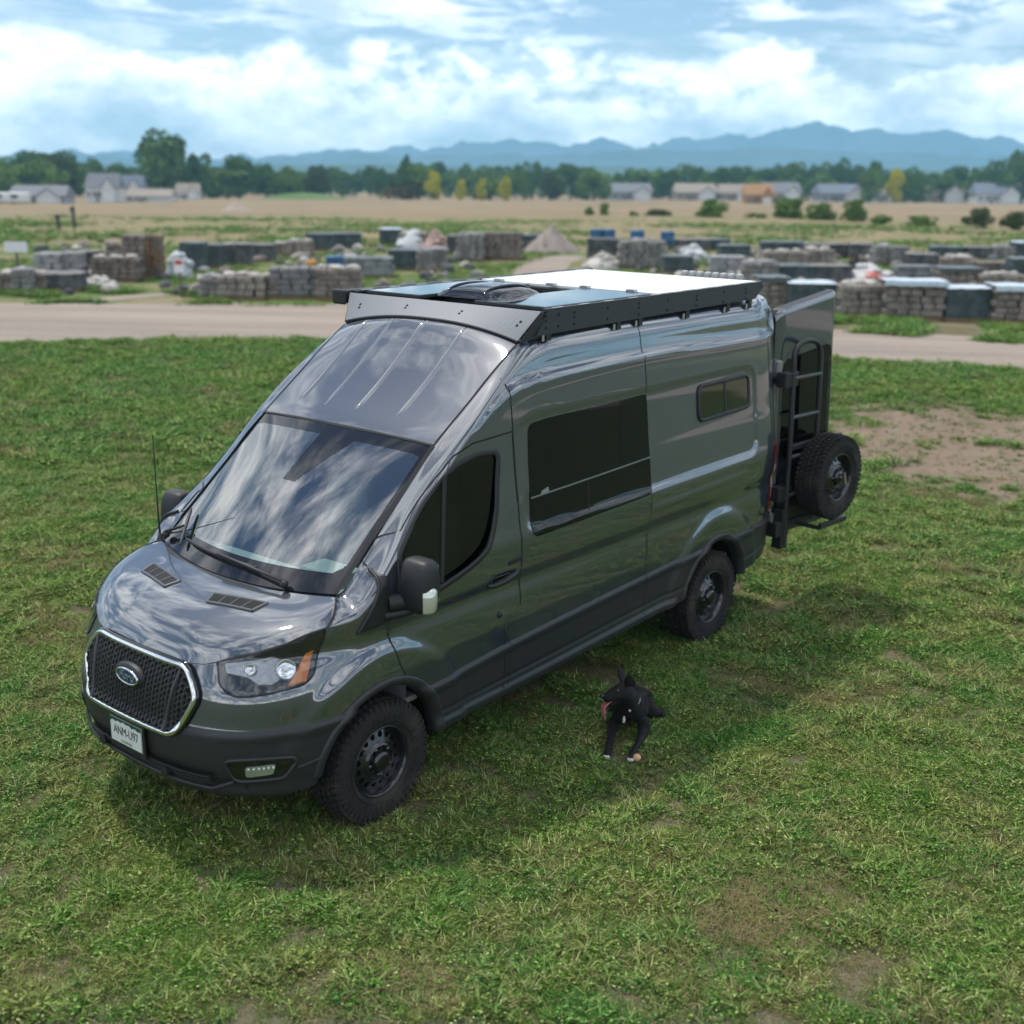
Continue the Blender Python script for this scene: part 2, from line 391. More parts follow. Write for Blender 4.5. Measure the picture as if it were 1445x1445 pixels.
# (a) wide lines along the body
def zbot(x): return itp(x, [-4.85,-4.2,-3.2,-.4,.35,.6,1.0], [.53,.49,.475,.41,.42,.40,.38])
def zclad(x): return itp(x, [-4.85,-4.1,-3.3,-2.7,-1.14,-.40,.36,.6,.77,.95,1.1], [.86,.855,.85,.833,.778,.737,.80,.80,.798,.795,.74])
FA, RA = (0.0, .40), (-3.745, .415)          # wheel arch centres
def rr_box(x, z, x0, x1, z0, z1, r):
    qx = np.abs(x-(x0+x1)/2)-(x1-x0)/2+r; qz = np.abs(z-(z0+z1)/2)-(z1-z0)/2+r
    return np.hypot(np.maximum(qx, 0), np.maximum(qz, 0))+np.minimum(np.maximum(qx, qz), 0)-r   # <0 inside
def side_y(x, z):
    x = np.asarray(x, float); z = np.asarray(z, float)
    y = itp(z, SZ, SY)
    y = y + .018*sst(-.9, -2.4, x)*sst(.9, 1.3, z)
    y = y - .060*sst(-1.25, -.05, x)*sst(1.42, 1.85, z)
    y = y - .115*np.clip((-4.38-x)/.44, 0, 1)**2.3
    # flares round the wheels, flattening the groove there
    for (ax, az), R_ in ((FA, .70), (RA, .70)):
        rr = np.hypot(x-ax, (z-az)*1.02)
        y = y + .022*sst(R_+.05, R_-.05, rr)*sst(.42, .5, rr)
    # pressed groove along the roof side
    gz = itp(x, [-4.85,-4.4,-2.68,-1.52,-1.25,-1.09,-.96,-.6], [2.445,2.445,2.478,2.457,2.419,2.352,2.255,2.1])
    y = y - .020*sst(-.90, -1.15, x)*sst(gz-.012, gz+.006, z)*sst(gz+.22, gz+.03, z)
    y = y + .006*sst(-.95, -1.3, x)*sst(gz-.10, gz-.015, z)*sst(gz+.001, gz-.012, z)
    # pressed panel on the rear quarter, and the window recess in front of it
    d = rr_box(x, z, -4.30, -1.28, 1.487, 2.215, .13)
    y = y - .013*sst(.008, -.022, d)
    d2 = np.abs(z-(1.347+.0*x)-.010*sst(-2.7, -4.1, x)); y = y + .011*sst(.022, .0, d2)*sst(-2.66, -2.80, x)*sst(-4.2, -4.05, x)
    # plastic lower cladding and bumpers stand proud
    zc = zclad(x)
    y = y + .022*sst(zc+.002, zc-.016, z)
    y = y - .010*sst(zc-.045, zc-.075, z)
    y = y - .012*sst(.012, .0, np.abs(z-(zbot(x)+.115)))*(x < .3)
    y = y + .020*sst(zbot(x)+.062, zbot(x)+.05, z)*sst(-.40, -.44, x)*sst(-3.2, -3.1, x)
    xn = Xn(z); s = np.clip(x/xn, 0, 1)
    f = np.maximum(1-s**3, 0)**(1/3)
    return np.where(x > 0, y*f*(1-.05*sst(0, .55, s)*sst(.9, 1.2, z)), y)
# upper edge of the side: hood line, windscreen edge, roof ditch. p > 0 is the fraction along the nose, p < 0 is x
EP = [-4.84,-4.74,-4.5,-2.7,-2.0,-1.75,-1.487,-1.245,-.978,-.676,-.3,0,.11,.17,.22,.29,.36,.435,.55,.677,.795,.888,.92,.95,.975,1.0]
EZ = [2.66,2.725,2.745,2.755,2.742,2.725,2.664,2.521,2.334,2.121,1.797,1.537,1.456,1.415,1.405,1.385,1.345,1.304,1.286,1.246,1.208,1.172,1.148,1.125,1.115,1.11]
EY = [.70,.725,.74,.75,.76,.775,.79,.79,.79,.784,.806,.828,.826,.812,.81,.865,.915,None,None,None,None,None,None,None,None,None]
ES = [2.42,2.50,2.56,2.58,2.57,2.565,2.53,2.45,2.275,2.03,1.685,1.452,1.375,1.335,1.30,1.29,1.295,None,None,None,None,None,None,None,None,None]
for i, p in enumerate(EP):
    if EY[i] is None:
        ES[i] = EZ[i]; EY[i] = float(side_y(p*Xn(EZ[i]), EZ[i]))
def ze(p): return itp(p, EP, EZ)
def ye(p): return np.interp(p, EP, EY)
def zs_(p): return np.minimum(itp(p, EP, ES), ze(p))
def px(p, z): return p*Xn(z) if p > 0 else np.full_like(np.asarray(z, float), p)
NL, NS, NR = 26, 74, 22
def section(p):
    """points of the half section at station p, bottom to top"""
    xg = float(px(p, .7)); zb = float(zbot(xg)); zc = float(zclad(xg)); zsh = float(zs_(p)); zt = float(ze(p))
    z = np.concatenate([np.linspace(zb, zc, NL), np.linspace(zc, zsh, NS)[1:]])
    x = px(p, z); y = side_y(x, z)
    if p > .435:
        t = np.linspace(0, 1, NR+1)[1:]
        X = np.full(NR, x[-1]); Y = np.full(NR, y[-1]); Z = np.full(NR, z[-1])
        X = X - .012*t*p; Y = Y - .012*t*sst(1, .9, p); Z = Z + 0*t   # lip that folds under the hood
    else:
        P0 = np.array([y[-1], zsh]); P3 = np.array([float(ye(p)), zt])
        tg = np.array([y[-1]-y[-16], z[-1]-z[-16]]); tg /= np.linalg.norm(tg)+1e-9
        dd = np.linalg.norm(P3-P0)
        a = float(np.interp(p, [-1.9, -1.2, -.676, 0, .3], [.22, .35, .45, .5, .6]))
        te = np.array([math.cos(a), -math.sin(a)])
        P1 = P0+tg*dd*.42; P2 = P3+te*dd*.38
        t = np.linspace(0, 1, NR+1)[1:, None]
        B = (1-t)**3*P0+3*(1-t)**2*t*P1+3*(1-t)*t*t*P2+t**3*P3
        Y, Z = B[:, 0], B[:, 1]; X = px(p, Z)
    return np.stack([np.concatenate([x, X]), np.concatenate([y, Y]), np.concatenate([z, Z])], 1)
_sec = {}
def side_pt(p, z, off=0.):
    """point on the left side at station p (x, or nose fraction when > 0) and height z"""
    def raw(p, z):
        k = round(float(p), 4)
        if k not in _sec: _sec[k] = section(k)
        S = _sec[k]; i = np.arange(len(S))
        return np.array([np.interp(z, S[:, 2], S[:, 0]), np.interp(z, S[:, 2], S[:, 1]), z])
    q = raw(p, z)
    if off:
        e = .012; a = raw(p+e, z)-raw(p-e, z) if abs(p) > e else raw(p+e, z)-raw(p, z); b = raw(p, z+e)-raw(p, z-e)
        n = np.cross(b, a) ; n /= np.linalg.norm(n)+1e-9
        if n[1] < -.2 or (p > .7 and n[0] < 0): n = -n
        q = q + n*off
    return q
def flip(P, s):
    P = np.array(P, float)
    if s < 0: P = P*np.array([1, -1, 1])
    return P
def rounded(poly, r, k=5):
    out = []; n = len(poly)
    for i in range(n):
        a, b, c = (np.array(poly[j % n], float) for j in (i-1, i, i+1))
        u = (a-b); v = (c-b); lu, lv = np.linalg.norm(u), np.linalg.norm(v); rr = min(r, lu*.45, lv*.45)
        p0, p1 = b+u/lu*rr, b+v/lv*rr
        for t in np.linspace(0, 1, k): out.append(tuple((1-t)**2*p0+2*(1-t)*t*b+t*t*p1))
    return out
def patch(mb, poly, off, s=1, rows=14, cols=14, F=None, skirt=.012, mi=0, smooth=True):
    """fill a convex outline given in (station, height) with a sheet lying off metres proud of the body"""
    F = F or side_pt
    poly = [np.array(p, float) for p in poly]; zs = [p[1] for p in poly]; z0, z1 = min(zs), max(zs)
    n = len(poly); P = []
    zz = sorted(set([z0+1e-5, z1-1e-5] + list(np.linspace(z0, z1, rows))[1:-1] + [z for z in zs if z0+.002 < z < z1-.002]))
    for z in zz:
        xs = []
        for i in range(n):
            a, b = poly[i], poly[(i+1) % n]
            if (a[1]-z)*(b[1]-z) <= 0 and abs(a[1]-b[1]) > 1e-9: xs.append(a[0]+(b[0]-a[0])*(z-a[1])/(b[1]-a[1]))
        P.append([F(x, z, off) for x in np.linspace(min(xs), max(xs), cols)])
    P = flip(P, s); mb.grid(P, mi, smooth)
    if skirt:
        Q = [[F(0, 0, 0)]*0]
        ring = [P[0][j] for j in range(cols)] + [P[i][-1] for i in range(1, len(P))] + [P[-1][j] for j in range(cols-2, -1, -1)] + [P[i][0] for i in range(len(P)-2, 0, -1)]
        ring = np.array(ring); c = ring.mean(0); inn = np.array([0, -s*skirt, 0]) if abs(P[0][0][1]) > .95*1 or True else 0
        low = ring + np.array([-skirt*.5 if c[0] > .3 else 0, -s*skirt, 0])
        mb.grid([list(ring)+[ring[0]], list(low)+[low[0]]], mi, False)
    return mb
def ribbon(mb, line, width, off=.0015, s=1, F=None, step=.03, h=.0, mi=0, closed=False):
    """thin strip along a line given in (station, height)"""
    F = F or side_pt
    line = [np.array(p, float) for p in line]
    if closed: line = line+[line[0]]
    pts = []
    for a, b in zip(line[:-1], line[1:]):
        k = max(1, int(np.linalg.norm(b-a)/step))
        pts += [a+(b-a)*i/k for i in range(k)]
    pts.append(line[-1])
    Pc = np.array([F(p[0], p[1], off) for p in pts]); Pn = np.array([F(p[0], p[1], off+.02) for p in pts])
    return strip(mb, Pc, Pn-Pc, width, s, h, mi)
def strip(mb, Pc, Nn, width, s=1, h=0., mi=0):
    Nn = Nn/(np.linalg.norm(Nn, axis=1)[:, None]+1e-9)
    T = np.gradient(Pc, axis=0); T /= np.linalg.norm(T, axis=1)[:, None]+1e-9
    B = np.cross(T, Nn); B /= np.linalg.norm(B, axis=1)[:, None]+1e-9
    w_ = width/2
    if h: rows = [Pc-B*w_-Nn*.004, Pc-B*w_*.9+Nn*h*.7, Pc-B*w_*.45+Nn*h, Pc+B*w_*.45+Nn*h, Pc+B*w_*.9+Nn*h*.7, Pc+B*w_-Nn*.004]
    else: rows = [Pc-B*w_, Pc+B*w_]
    mb.grid([flip(r, s) for r in rows], mi, True); return mb
def inpoly(x, z, poly):
    x = np.asarray(x); z = np.asarray(z); c = np.zeros(x.shape, bool); n = len(poly); j = n-1
    for i in range(n):
        xi, zi = poly[i]; xj, zj = poly[j]
        c ^= ((zi > z) != (zj > z)) & (x < (xj-xi)*(z-zi)/(zj-zi+1e-12)+xi); j = i
    return c

# ---- materials of the van
M_paint = mat('grey_metallic_paint', (.021,.027,.038), .42, metal=.15, coat=1.0, coat_rough=.022, coat_ior=2.4, var=.03, vscale=900)
M_black = mat('black_plastic', (.013,.0135,.015), .50, var=.12, vscale=60, bump=.05, bscale=500)
M_clad = mat('grey_black_moulded_plastic', (.019,.021,.023), .46, var=.10, vscale=12, bump=.06, bscale=600, col2=(.038,.035,.031), cscale=2.2, cthr=(.50,.72))
M_seam = mat('seam_shadow_gap', (.006,.006,.007), .8)
M_rubber = mat('window_rubber', (.012,.012,.013), .55)
M_gloss = mat('black_gloss', (.006,.0065,.007), .04, coat=.5)
M_darkglass = mat('dark_privacy_glass', (.0025,.004,.0032), .015, spec=.45)
M_glass = glass('windscreen_glass', (.72,.88,.82), 2.9)
M_doorglass = glass('door_glass', (.05,.095,.06), 1.55)
M_tyre = mat('tyre_rubber', (.021,.020,.0195), .85, var=.25, vscale=25, bump=.15, bscale=160, spec=.25, col2=(.042,.036,.030), cscale=5, cthr=(.45,.70))
M_rim = mat('black_painted_steel', (.012,.012,.014), .22, coat=.6)
M_chrome = mat('chrome', (.78,.79,.80), .10, metal=1.)
M_steel = mat('bare_steel', (.45,.45,.44), .35, metal=1.)
M_lens = glass('clear_lens', (.90,.91,.92), 1.35)
M_reflector = mat('headlamp_reflector', (.36,.37,.38), .20, metal=1., bump=.5, bscale=26)
M_amber = mat('amber_lens', (.55,.16,.015), .12, coat=1.)
M_red = mat('red_lens', (.35,.012,.012), .12, coat=1.)
M_white = mat('white_lens', (.7,.7,.68), .2, coat=1.)
M_inside = mat('cabin_plastic_grey', (.30,.32,.31), .7)
M_seat = mat('seat_fabric', (.17,.18,.18), .9, bump=.2, bscale=300)
M_rack = mat('rack_powder_coat', (.026,.029,.031), .5, var=.1, vscale=30)
M_fair = mat('grey_fairing_sheet', (.21,.215,.23), .45, var=.03, vscale=3)

VAN = thing('camper_van', 'dark grey high roof camper van with roof rack parked on the grass', 'van')
def part(mb, name, mats, parent=None, **kw): return mb.build(name, mats, parent or VAN, **kw)

# ---- outlines on the side, in metres (x, z)
DOOR = [(-.02,1.575),(-.12,1.66),(-.253,1.712),(-.42,1.855),(-.552,1.962),(-.70,2.075),(-.86,2.125),(-1.222,2.146),(-1.222,1.549),(-1.238,1.25),(-1.243,1.015),(-1.095,.915),(-1.097,.855),(-1.10,.775),(-1.10,.42),(-.36,.42),(-.43,.52),(-.40,.70),(-.30,.82),(-.17,.86),(-.118,.957),(-.068,1.102),(-.046,1.216),(-.069,1.259),(-.04,1.48)]
GLASS = [(-.17,1.60),(-.27,1.69),(-.44,1.84),(-.58,1.945),(-.72,2.02),(-.90,2.055),(-1.05,2.045),(-1.075,2.01),(-1.02,1.70),(-.975,1.57),(-.915,1.475),(-.83,1.425),(-.726,1.388),(-.532,1.339),(-.346,1.299),(-.16,1.27),(-.13,1.40)]
ps = sorted(set([round(q, 4) for q in np.concatenate([np.linspace(-4.84, -4.3, 26), np.linspace(-4.3, 0, 216), np.linspace(0, .435, 26), np.linspace(.435, .9, 26), np.linspace(.9, .975, 10), [.982,.988,.993,.9965,.999,1.0]])]))
SECS = np.array([section(p) for p in ps])
i0, i1 = [min(range(len(ps)), key=lambda i: abs(ps[i]-v)) for v in (-4.25, .1)]; j0 = NL+NS-34
for _ in range(24):     # fair the upper flank lengthwise so that it mirrors cleanly
    q_ = SECS[i0:i1, j0:-1].copy(); q_[1:-1, :, 1:] = .5*q_[1:-1, :, 1:]+.25*(q_[:-2, :, 1:]+q_[2:, :, 1:]); SECS[i0:i1, j0:-1] = q_
SECS = SECS          # (np, ns, 3)
PS = np.array(ps)
cls = np.zeros((len(ps)-1, SECS.shape[1]-1), int)   # 0 body, 1 door, 2 bumper, 3 cladding, 4 rear bumper, -1 hole
C = (SECS[:-1, :-1]+SECS[1:, 1:]+SECS[:-1, 1:]+SECS[1:, :-1])/4
low = np.zeros_like(cls, bool); low[:, :NL-1] = True
Cx, Cz = C[..., 0], C[..., 2]
cls[low & (Cx > 0)] = 2; cls[low & (Cx <= 0)] = 3; cls[low & (Cx < RA[0])] = 4
dm = inpoly(Cx, Cz, DOOR) & (PS[:-1, None] < 0)
cls[dm & ~low] = 1; cls[dm & low] = 5
cls[inpoly(Cx, Cz, GLASS) & (PS[:-1, None] < .05)] = -1
for (ax, az) in (FA, RA): cls[np.hypot(Cx-ax, Cz-az) < .452] = -1
def sub(k, s):
    mb = MB(); ns = SECS.shape[1]; ids = {}
    for i, j in zip(*np.where(np.isin(cls, k))):
        f = []
        for a, b in ((i, j), (i+1, j), (i+1, j+1), (i, j+1)):
            if (a, b) not in ids:
                ids[(a, b)] = len(mb.v); mb.v.append(tuple(flip(SECS[a, b], s)))
            f.append(ids[(a, b)])
        mb.f.append(tuple(f if s < 0 else f[::-1])); mb.mi.append(0); mb.sm.append(True)
    return mb
def join(a, b): a.add(b.v, b.f, 0, True); return a
# nose above and behind hood line is covered by hood; body holds both sides and the roof
BODY = join(sub([0], 1), sub([0], -1))
# ---- roof and windscreen header sheet
def ditch(x): return np.array([x, float(ye(x)), float(ze(x))])
def zcen(x): return itp(x, [-4.84,-4.74,-4.5,-2.0,-1.7,-1.55,-1.44,-1.27,-1.10,-.87,-.698,-.6], [2.69,2.755,2.79,2.80,2.785,2.765,2.735,2.60,2.453,2.262,2.13,2.05])
def header(y):     # bowed upper edge of the windscreen
    k = min(1, abs(y)/.784); return np.array([-.676+.035*(1-k**2), y, 2.121+.022*(1-k**2)])
def roof_pt(x, q, s=1):
    e = ditch(x); y = q*e[1]
    zc_ = float(zcen(x)); z = e[2]+(zc_-e[2])*(1-abs(q)**2.3)
    bead = 0; a_ = float(sst(-.80, -.88, x))
    for b_, hh in ((-.70, .006), (-.37, .005), (.0, .006), (.46, .005)): bead += (-hh*math.exp(-((q-b_)/.008)**2) + hh*.35*math.exp(-((q-b_-.018)/.012)**2))*a_*(1 if b_ in (-.70, .0) else .55)
    X = x
    k = float(sst(-.676-.5, -.676, x))
    if k > 0: X = x + .035*(1-q*q)*k; z += .018*(1-q*q)*k*k
    return np.array([X, y, z+bead])
xs = list(np.linspace(-.676, -1.9, 80))+list(np.linspace(-1.95, -4.5, 40))+list(np.linspace(-4.53, -4.84, 14))
qs = np.linspace(-1, 1, 361)
mbr = MB(); mbr.grid([[roof_pt(x, q) for q in qs] for x in xs], flip=True)
part(mbr, 'roof', M_paint)
# rear frame of the open load bay
mb = BODY
S0 = SECS[0]
inner = S0*np.array([1, .90, 1])+np.array([.02, 0, -.0]); inner[:, 2] = np.clip(inner[:, 2], .62, 2.58)
for s in (1, -1): mb.grid([flip(S0, s), flip(inner-np.array([.03,0,0]), s), flip(inner+np.array([.10,0,0]), s)], flip=(s < 0))
re_ = [roof_pt(-4.84, q) for q in np.linspace(-1, 1, 41)]
mb.grid([re_, [np.array([-4.85, p[1]*.95, 2.58]) for p in re_]])
part(BODY, 'body', M_paint)
for s, nm in ((1, 'front_door'), (-1, 'front_door')):
    d = part(sub([1], s), nm, M_paint)
    part(sub([5], s), 'door_cladding', M_clad, d)
    FG = lambda x, z, o=0.: np.array([x, .994-.085*(z-1.3)-.02*(x+.6), z])
    mb = MB(); patch(mb, GLASS, 0, s, 26, 16, F=FG, skirt=0); part(mb, 'window', M_doorglass, d)
    mb = MB(); ribbon(mb, rounded(GLASS, .03, 3), .036, .002, s, closed=True, h=.006); part(mb, 'window_seal', M_rubber, d)
    mb = MB(); ribbon(mb, [(-.60,1.975),(-.515,1.345)], .030, .004, s, F=lambda x, z, o=0.: FG(x, z)+np.array([0, o, 0]), h=.008); part(mb, 'window_divider', M_rubber, d)
    # handle: cup and bar
    mb = MB(); patch(mb, rounded([(-.965,1.195),(-1.125,1.195),(-1.125,1.285),(-.965,1.285)], .04), .002, s, skirt=0); part(mb, 'handle_cup', M_gloss, d)
    mb = MB(); pts = [flip(side_pt(x, z, o), s) for x, z, o in ((-.915,1.222,.004),(-.95,1.226,.026),(-1.04,1.240,.036),(-1.13,1.252,.030),(-1.19,1.258,.006))]
    mb.tube(pts, [.010,.017,.019,.018,.011], 10); part(mb, 'handle', M_black, d)
    mb = MB(); c_ = flip(side_pt(-1.031, 1.0, .004), s); mb.lathe([(.0,.006),(.018,.006),(.022,.0),(.022,-.01)], c_, (0, s, 0), 20); part(mb, 'lock_cap', M_black, d)
    mb = MB(); patch(mb, [(-1.105,1.312),(-1.225,1.318),(-1.225,1.345),(-1.105,1.338)], .006, s, 4, 6); part(mb, 'badge', M_black, d)
    mb = MB(); ribbon(mb, DOOR[19:]+DOOR[:14]+[(-1.10,.47)], .010, .0015, s); part(mb, 'door_gap', M_seam, d)
bump = join(sub([2], 1), sub([2], -1)); BUMP = part(bump, 'front_bumper', M_clad)
for s in (1, -1):
    part(sub([3], s), 'side_cladding', M_clad)
for s in (1, -1): part(sub([4], s), 'bumper_corner', M_clad)
# ---- panel gaps
def gap(line, wd, s):
    mb = MB(); ribbon(mb, line, wd, .0015, s); part(mb, 'panel_gap', M_seam)
for s in (1, -1):
    gap([(-1.20,2.47),(-1.22,2.40),(-1.226,2.27),(-1.224,2.146)], .007, s)
    gap([(-2.70,2.70),(-2.71,2.53),(-2.71,2.41),(-2.714,2.19)], .007, s)
    gap([(-2.705,1.465),(-2.703,1.18),(-2.715,.85),(-2.73,.50)], .007, s)
    gap([(-1.10,.855),(-1.14,.80),(-1.15,.713),(-1.15,.45)], .006, s)
    gap([(-.676,2.06),(-.60,1.93)], .004, s)
    gap([(.0,1.50),(.035,1.485),(.05,1.45),(.10,1.42)], .008, s)
    Pd = np.array([ditch(x) for x in np.linspace(-.66, -1.62, 50)]); Pd[:, 2] += .003
    mb = MB(); strip(mb, Pd, np.tile([0, .35, .9], (50, 1)), .012, s); part(mb, 'roof_ditch', M_seam)
    mb = MB(); Pd = np.array([[-.676+.03*(1-(q)**2)+.004, q*.784, 2.121+.022*(1-q*q)+.003] for q in np.linspace(0, 1, 30)])
    strip(mb, Pd, np.tile([.5, 0, .8], (30, 1)), .016, s); part(mb, 'header_gap', M_seam)
# fuel flap edge beside the driver door
mb = MB(); ribbon(mb, [(-1.235,1.015),(-1.10,.925),(-1.092,.86)], .005, .002, 1); part(mb, 'fuel_flap', M_steel)
# ---- windows behind the front doors
BW = rounded([(-1.335,1.44),(-1.38,2.165),(-1.60,2.178),(-2.722,2.185),(-2.722,1.462)], .07)
for s in (1, -1):
    mb = MB(); patch(mb, BW, .004, s, 22, 22, skirt=.016); bw = part(mb, 'side_window', M_darkglass)
    mb = MB(); ribbon(mb, [(-1.355,1.692),(-2.72,1.725)], .012, .006, s, h=.004); part(mb, 'window_rail', mat('dull_alloy', (.16,.165,.17), .4, metal=.6), bw)
    mb = MB(); ribbon(mb, [(-1.965,1.70),(-1.95,1.466)], .005, .0055, s); part(mb, 'pane_joint', mat('pane_joint', (.02,.022,.022), .5), bw)
    mb = MB(); patch(mb, [(-2.355,1.735),(-2.385,2.172),(-2.715,2.178),(-2.715,1.738)], .0055, s, 8, 8, skirt=0); part(mb, 'sliding_pane', mat('dark_sliding_glass', (.006,.009,.0075), .03, spec=.32), bw)
    mb = MB(); patch(mb, [(-1.46,1.70),(-1.54,1.705),(-1.54,1.735),(-1.47,1.72)], .009, s, 4, 5); part(mb, 'window_latch', M_steel, bw)
    RW = rounded([(-3.425,1.878),(-3.425,2.142),(-4.195,2.142),(-4.195,1.892)], .06)
    mb = MB(); patch(mb, RW, .004, s, 14, 16, skirt=.016); rw = part(mb, 'rear_side_window', M_gloss)
    mb = MB(); ribbon(mb, RW, .030, .006, s, closed=True, h=.010); part(mb, 'window_frame', M_black, rw)
    mb = MB(); ribbon(mb, [(-3.815,2.13),(-3.815,1.89)], .022, .006, s, h=.008); part(mb, 'window_bar', M_black, rw)
    for a, b_ in ((-3.45, -3.80), (-3.83, -4.175)):
        mb = MB(); patch(mb, [(a,1.90),(a,2.12),(b_,2.12),(b_,1.905)], .0065, s, 8, 8, skirt=0); part(mb, 'pane', mat('mirror_tint_glass', (.10,.115,.08), .02, metal=.9), rw)
# ---- wheel arch lips, wells and floor
for (ax, az), nm in ((FA, 'front'), (RA, 'rear')):
    for s in (1, -1):
        P = []
        for th in np.linspace(.12 if nm == 'front' else .16, math.pi-(.10 if nm == 'rear' else .02), 60):
            row = []
            for r_, o in ((.505,-.004),(.502,.010),(.49,.017),(.465,.018),(.445,.012),(.437,-.005),(.437,-.06)):
                x, z = ax+r_*math.cos(th)*(1.0), az+r_*math.sin(th)
                xx = x/float(Xn(z)) if x > 0 else x
                zb = max(z, float(zbot(x))+.005)
                q = side_pt(xx, min(zb, float(zs_(xx))-.01)) ; n = np.array([.0, 1, .0]); q = q+n*o; q[0] = x; q[2] = z
                row.append(flip(q, s))
            P.append(row)
        mb = MB(); mb.grid(P, flip=(s > 0)); part(mb, 'wheel_arch', M_clad)
        P = [[flip([ax+.462*math.cos(th), y, az+.462*math.sin(th)], s) for y in (.955, .50)] for th in np.linspace(-.1, math.pi+.1, 30)]
        mb = MB(); mb.grid(P, smooth=True); mb.add([flip([ax+.462*math.cos(th), .51, az+.462*math.sin(th)], s) for th in np.linspace(-.1, math.pi+.1, 30)], [tuple(range(30))]); part(mb, 'wheel_well', mat('wheel_well_black', (.006,.006,.006), .95))
mb = MB()
mb.box((-.90+.43, 0, .50), (.0, 0, 0)) if False else None
mb.box((-2.0, 0, .50), (2.55, 1.78, .06)); mb.box((.62, 0, .47), (.36, 1.5, .06)); mb.box((-4.5, 0, .60), (.62, 1.7, .06)); mb.box((-1.9, 0, .56), (5.5, 1.05, .06)); mb.box((-1.9,.35,.44),(4.8,.09,.16)); mb.box((-1.9,-.35,.44),(4.8,.09,.16))
part(mb, 'underbody', mat('underbody_black', (.01,.01,.01), .9))
mb = MB(); mb.tube([(0,-.85,.385),(0,.85,.385)], .05); part(mb, 'axle', mat('underbody_black'))
mb = MB(); mb.tube([(-3.745,-.85,.385),(-3.745,-.2,.385),(-3.745,0,.385),(-3.745,.2,.385),(-3.745,.85,.385)], [.07,.08,.17,.08,.07]); part(mb, 'axle', mat('underbody_black'))
# ---- hood
hp = np.concatenate([np.linspace(1.0, .97, 24), np.linspace(.968, .88, 22)[0:], np.linspace(.876, .435, 50), np.linspace(.43, .235, 18)])
FE = np.array([[p*float(Xn(float(ze(p)))), float(ye(p)), float(ze(p))] for p in hp])
FE[0, 1] = 0
arc = np.concatenate([[0], np.cumsum(np.linalg.norm(np.diff(FE, axis=0), axis=1))]); arc /= arc[-1]
def fe(t): return np.array([np.interp(t, arc, FE[:, k]) for k in range(3)])
RC = FE[-1]
def cowl(t): return np.array([.345-(.345-RC[0])*t**2.2, RC[1]*t, 1.384+(RC[2]-1.384)*t**2])
def hood_pt(t, b):
    A, F_ = cowl(min(1, t**.92)), fe(t)
    F_ = F_+np.array([.004, .004*t, .004])
    hd = (F_-A)*np.array([1, 1, 0]); l = np.linalg.norm(hd)
    dz = A[2]-F_[2]
    P1 = A+hd*.50+np.array([0, 0, -.16*l*.5]); P2 = F_-hd*.06+np.array([0, 0, dz*.55])
    p = (1-b)**3*A+3*(1-b)**2*b*P1+3*(1-b)*b*b*P2+b**3*F_
    # raised middle with soft creases running from the vents to the grille corners
    yc = .56-.17*sst(.35, .85, p[0])
    p[2] += .011*float(sst(yc+.07, yc-.07, p[1]))*float(sst(0, .25, b)*sst(1, .60, b))
    return p
ts = list(np.linspace(0, .985, 70)); bs = np.linspace(0, 1, 34)
G = np.array([[hood_pt(t, b) for b in bs] for t in ts])
for _ in range(70):      # even out the sheet so that it mirrors the sky cleanly
    G[1:-1, 1:-1] = .5*G[1:-1, 1:-1]+.125*(G[:-2, 1:-1]+G[2:, 1:-1]+G[1:-1, :-2]+G[1:-1, 2:])
    G[0, 1:-1, ::2] = .5*G[0, 1:-1, ::2]+.125*(2*G[1, 1:-1, ::2]+G[0, :-2, ::2]+G[0, 2:, ::2])
mb = MB(); mb.grid(list(G[::-1])+list(flip(G[1:], -1)), flip=False)
HOOD_BVH = BVHTree.FromPolygons([Vector(v) for v in mb.v], mb.f)
HOOD = part(mb, 'hood', M_paint)
def hood_at(x, y, off=.0):
    q = HOOD_BVH.ray_cast(Vector((x, y, 3)), Vector((0, 0, -1)))
    return np.array(q[0]+q[1]*off*(1 if q[1].z > 0 else -1)) if q[0] else np.array([x, y, 1.36])
for s in (1, -1):
    mb = MB(); Pl = FE[46:]+np.array([.006, .008, .006]); k = len(Pl)
    strip(mb, Pl, np.tile([.3, .6, .7], (k, 1)), .011, s); part(mb, 'hood_gap', M_seam)
    # heater intake vents: frame, dark slots between three bars
    a, b_, c_, d_ = (np.array(q) for q in ((.505,.165),(.425,.535),(.520,.520),(.585,.20)))
    def vp(u, v, o): q = (a*(1-u)+b_*u)*(1-v)+(d_*(1-u)+c_*u)*v; return hood_at(q[0], q[1], o)
    V = MB(); V.grid([[flip(vp(u, v, .003), s) for v in np.linspace(0, 1, 6)] for u in np.linspace(0, 1, 14)], flip=(s > 0))
    vent = part(V, 'hood_vent', M_seam, HOOD)
    V = MB()
    for (u0, v0), (u1, v1) in (((0,0),(1,0)),((1,0),(1,1)),((1,1),(0,1)),((0,1),(0,0))):
        V.tube([flip(vp(u0+(u1-u0)*t, v0+(v1-v0)*t, .003), s) for t in np.linspace(0, 1, 12)], .0095, 8)
    part(V, 'vent_frame', mat('vent_frame_grey', (.075,.08,.088), .4), HOOD)
    for u in np.linspace(0, 1, 26)[1:-1]:
        pass
    V = MB()
    for v in np.linspace(.08, .92, 9): V.tube([flip(vp(u, v, .005), s) for u in np.linspace(.02, .98, 10)], .0028, 5)
    part(V, 'vent_mesh', mat('vent_mesh_grey', (.045,.045,.042), .7), HOOD)
    for u in (.25, .5, .75):
        V = MB(); V.tube([flip(vp(u, v, .007), s) for v in (0, .5, 1)], .0045, 6); part(V, 'vent_bar', mat('vent_frame_grey'), HOOD)
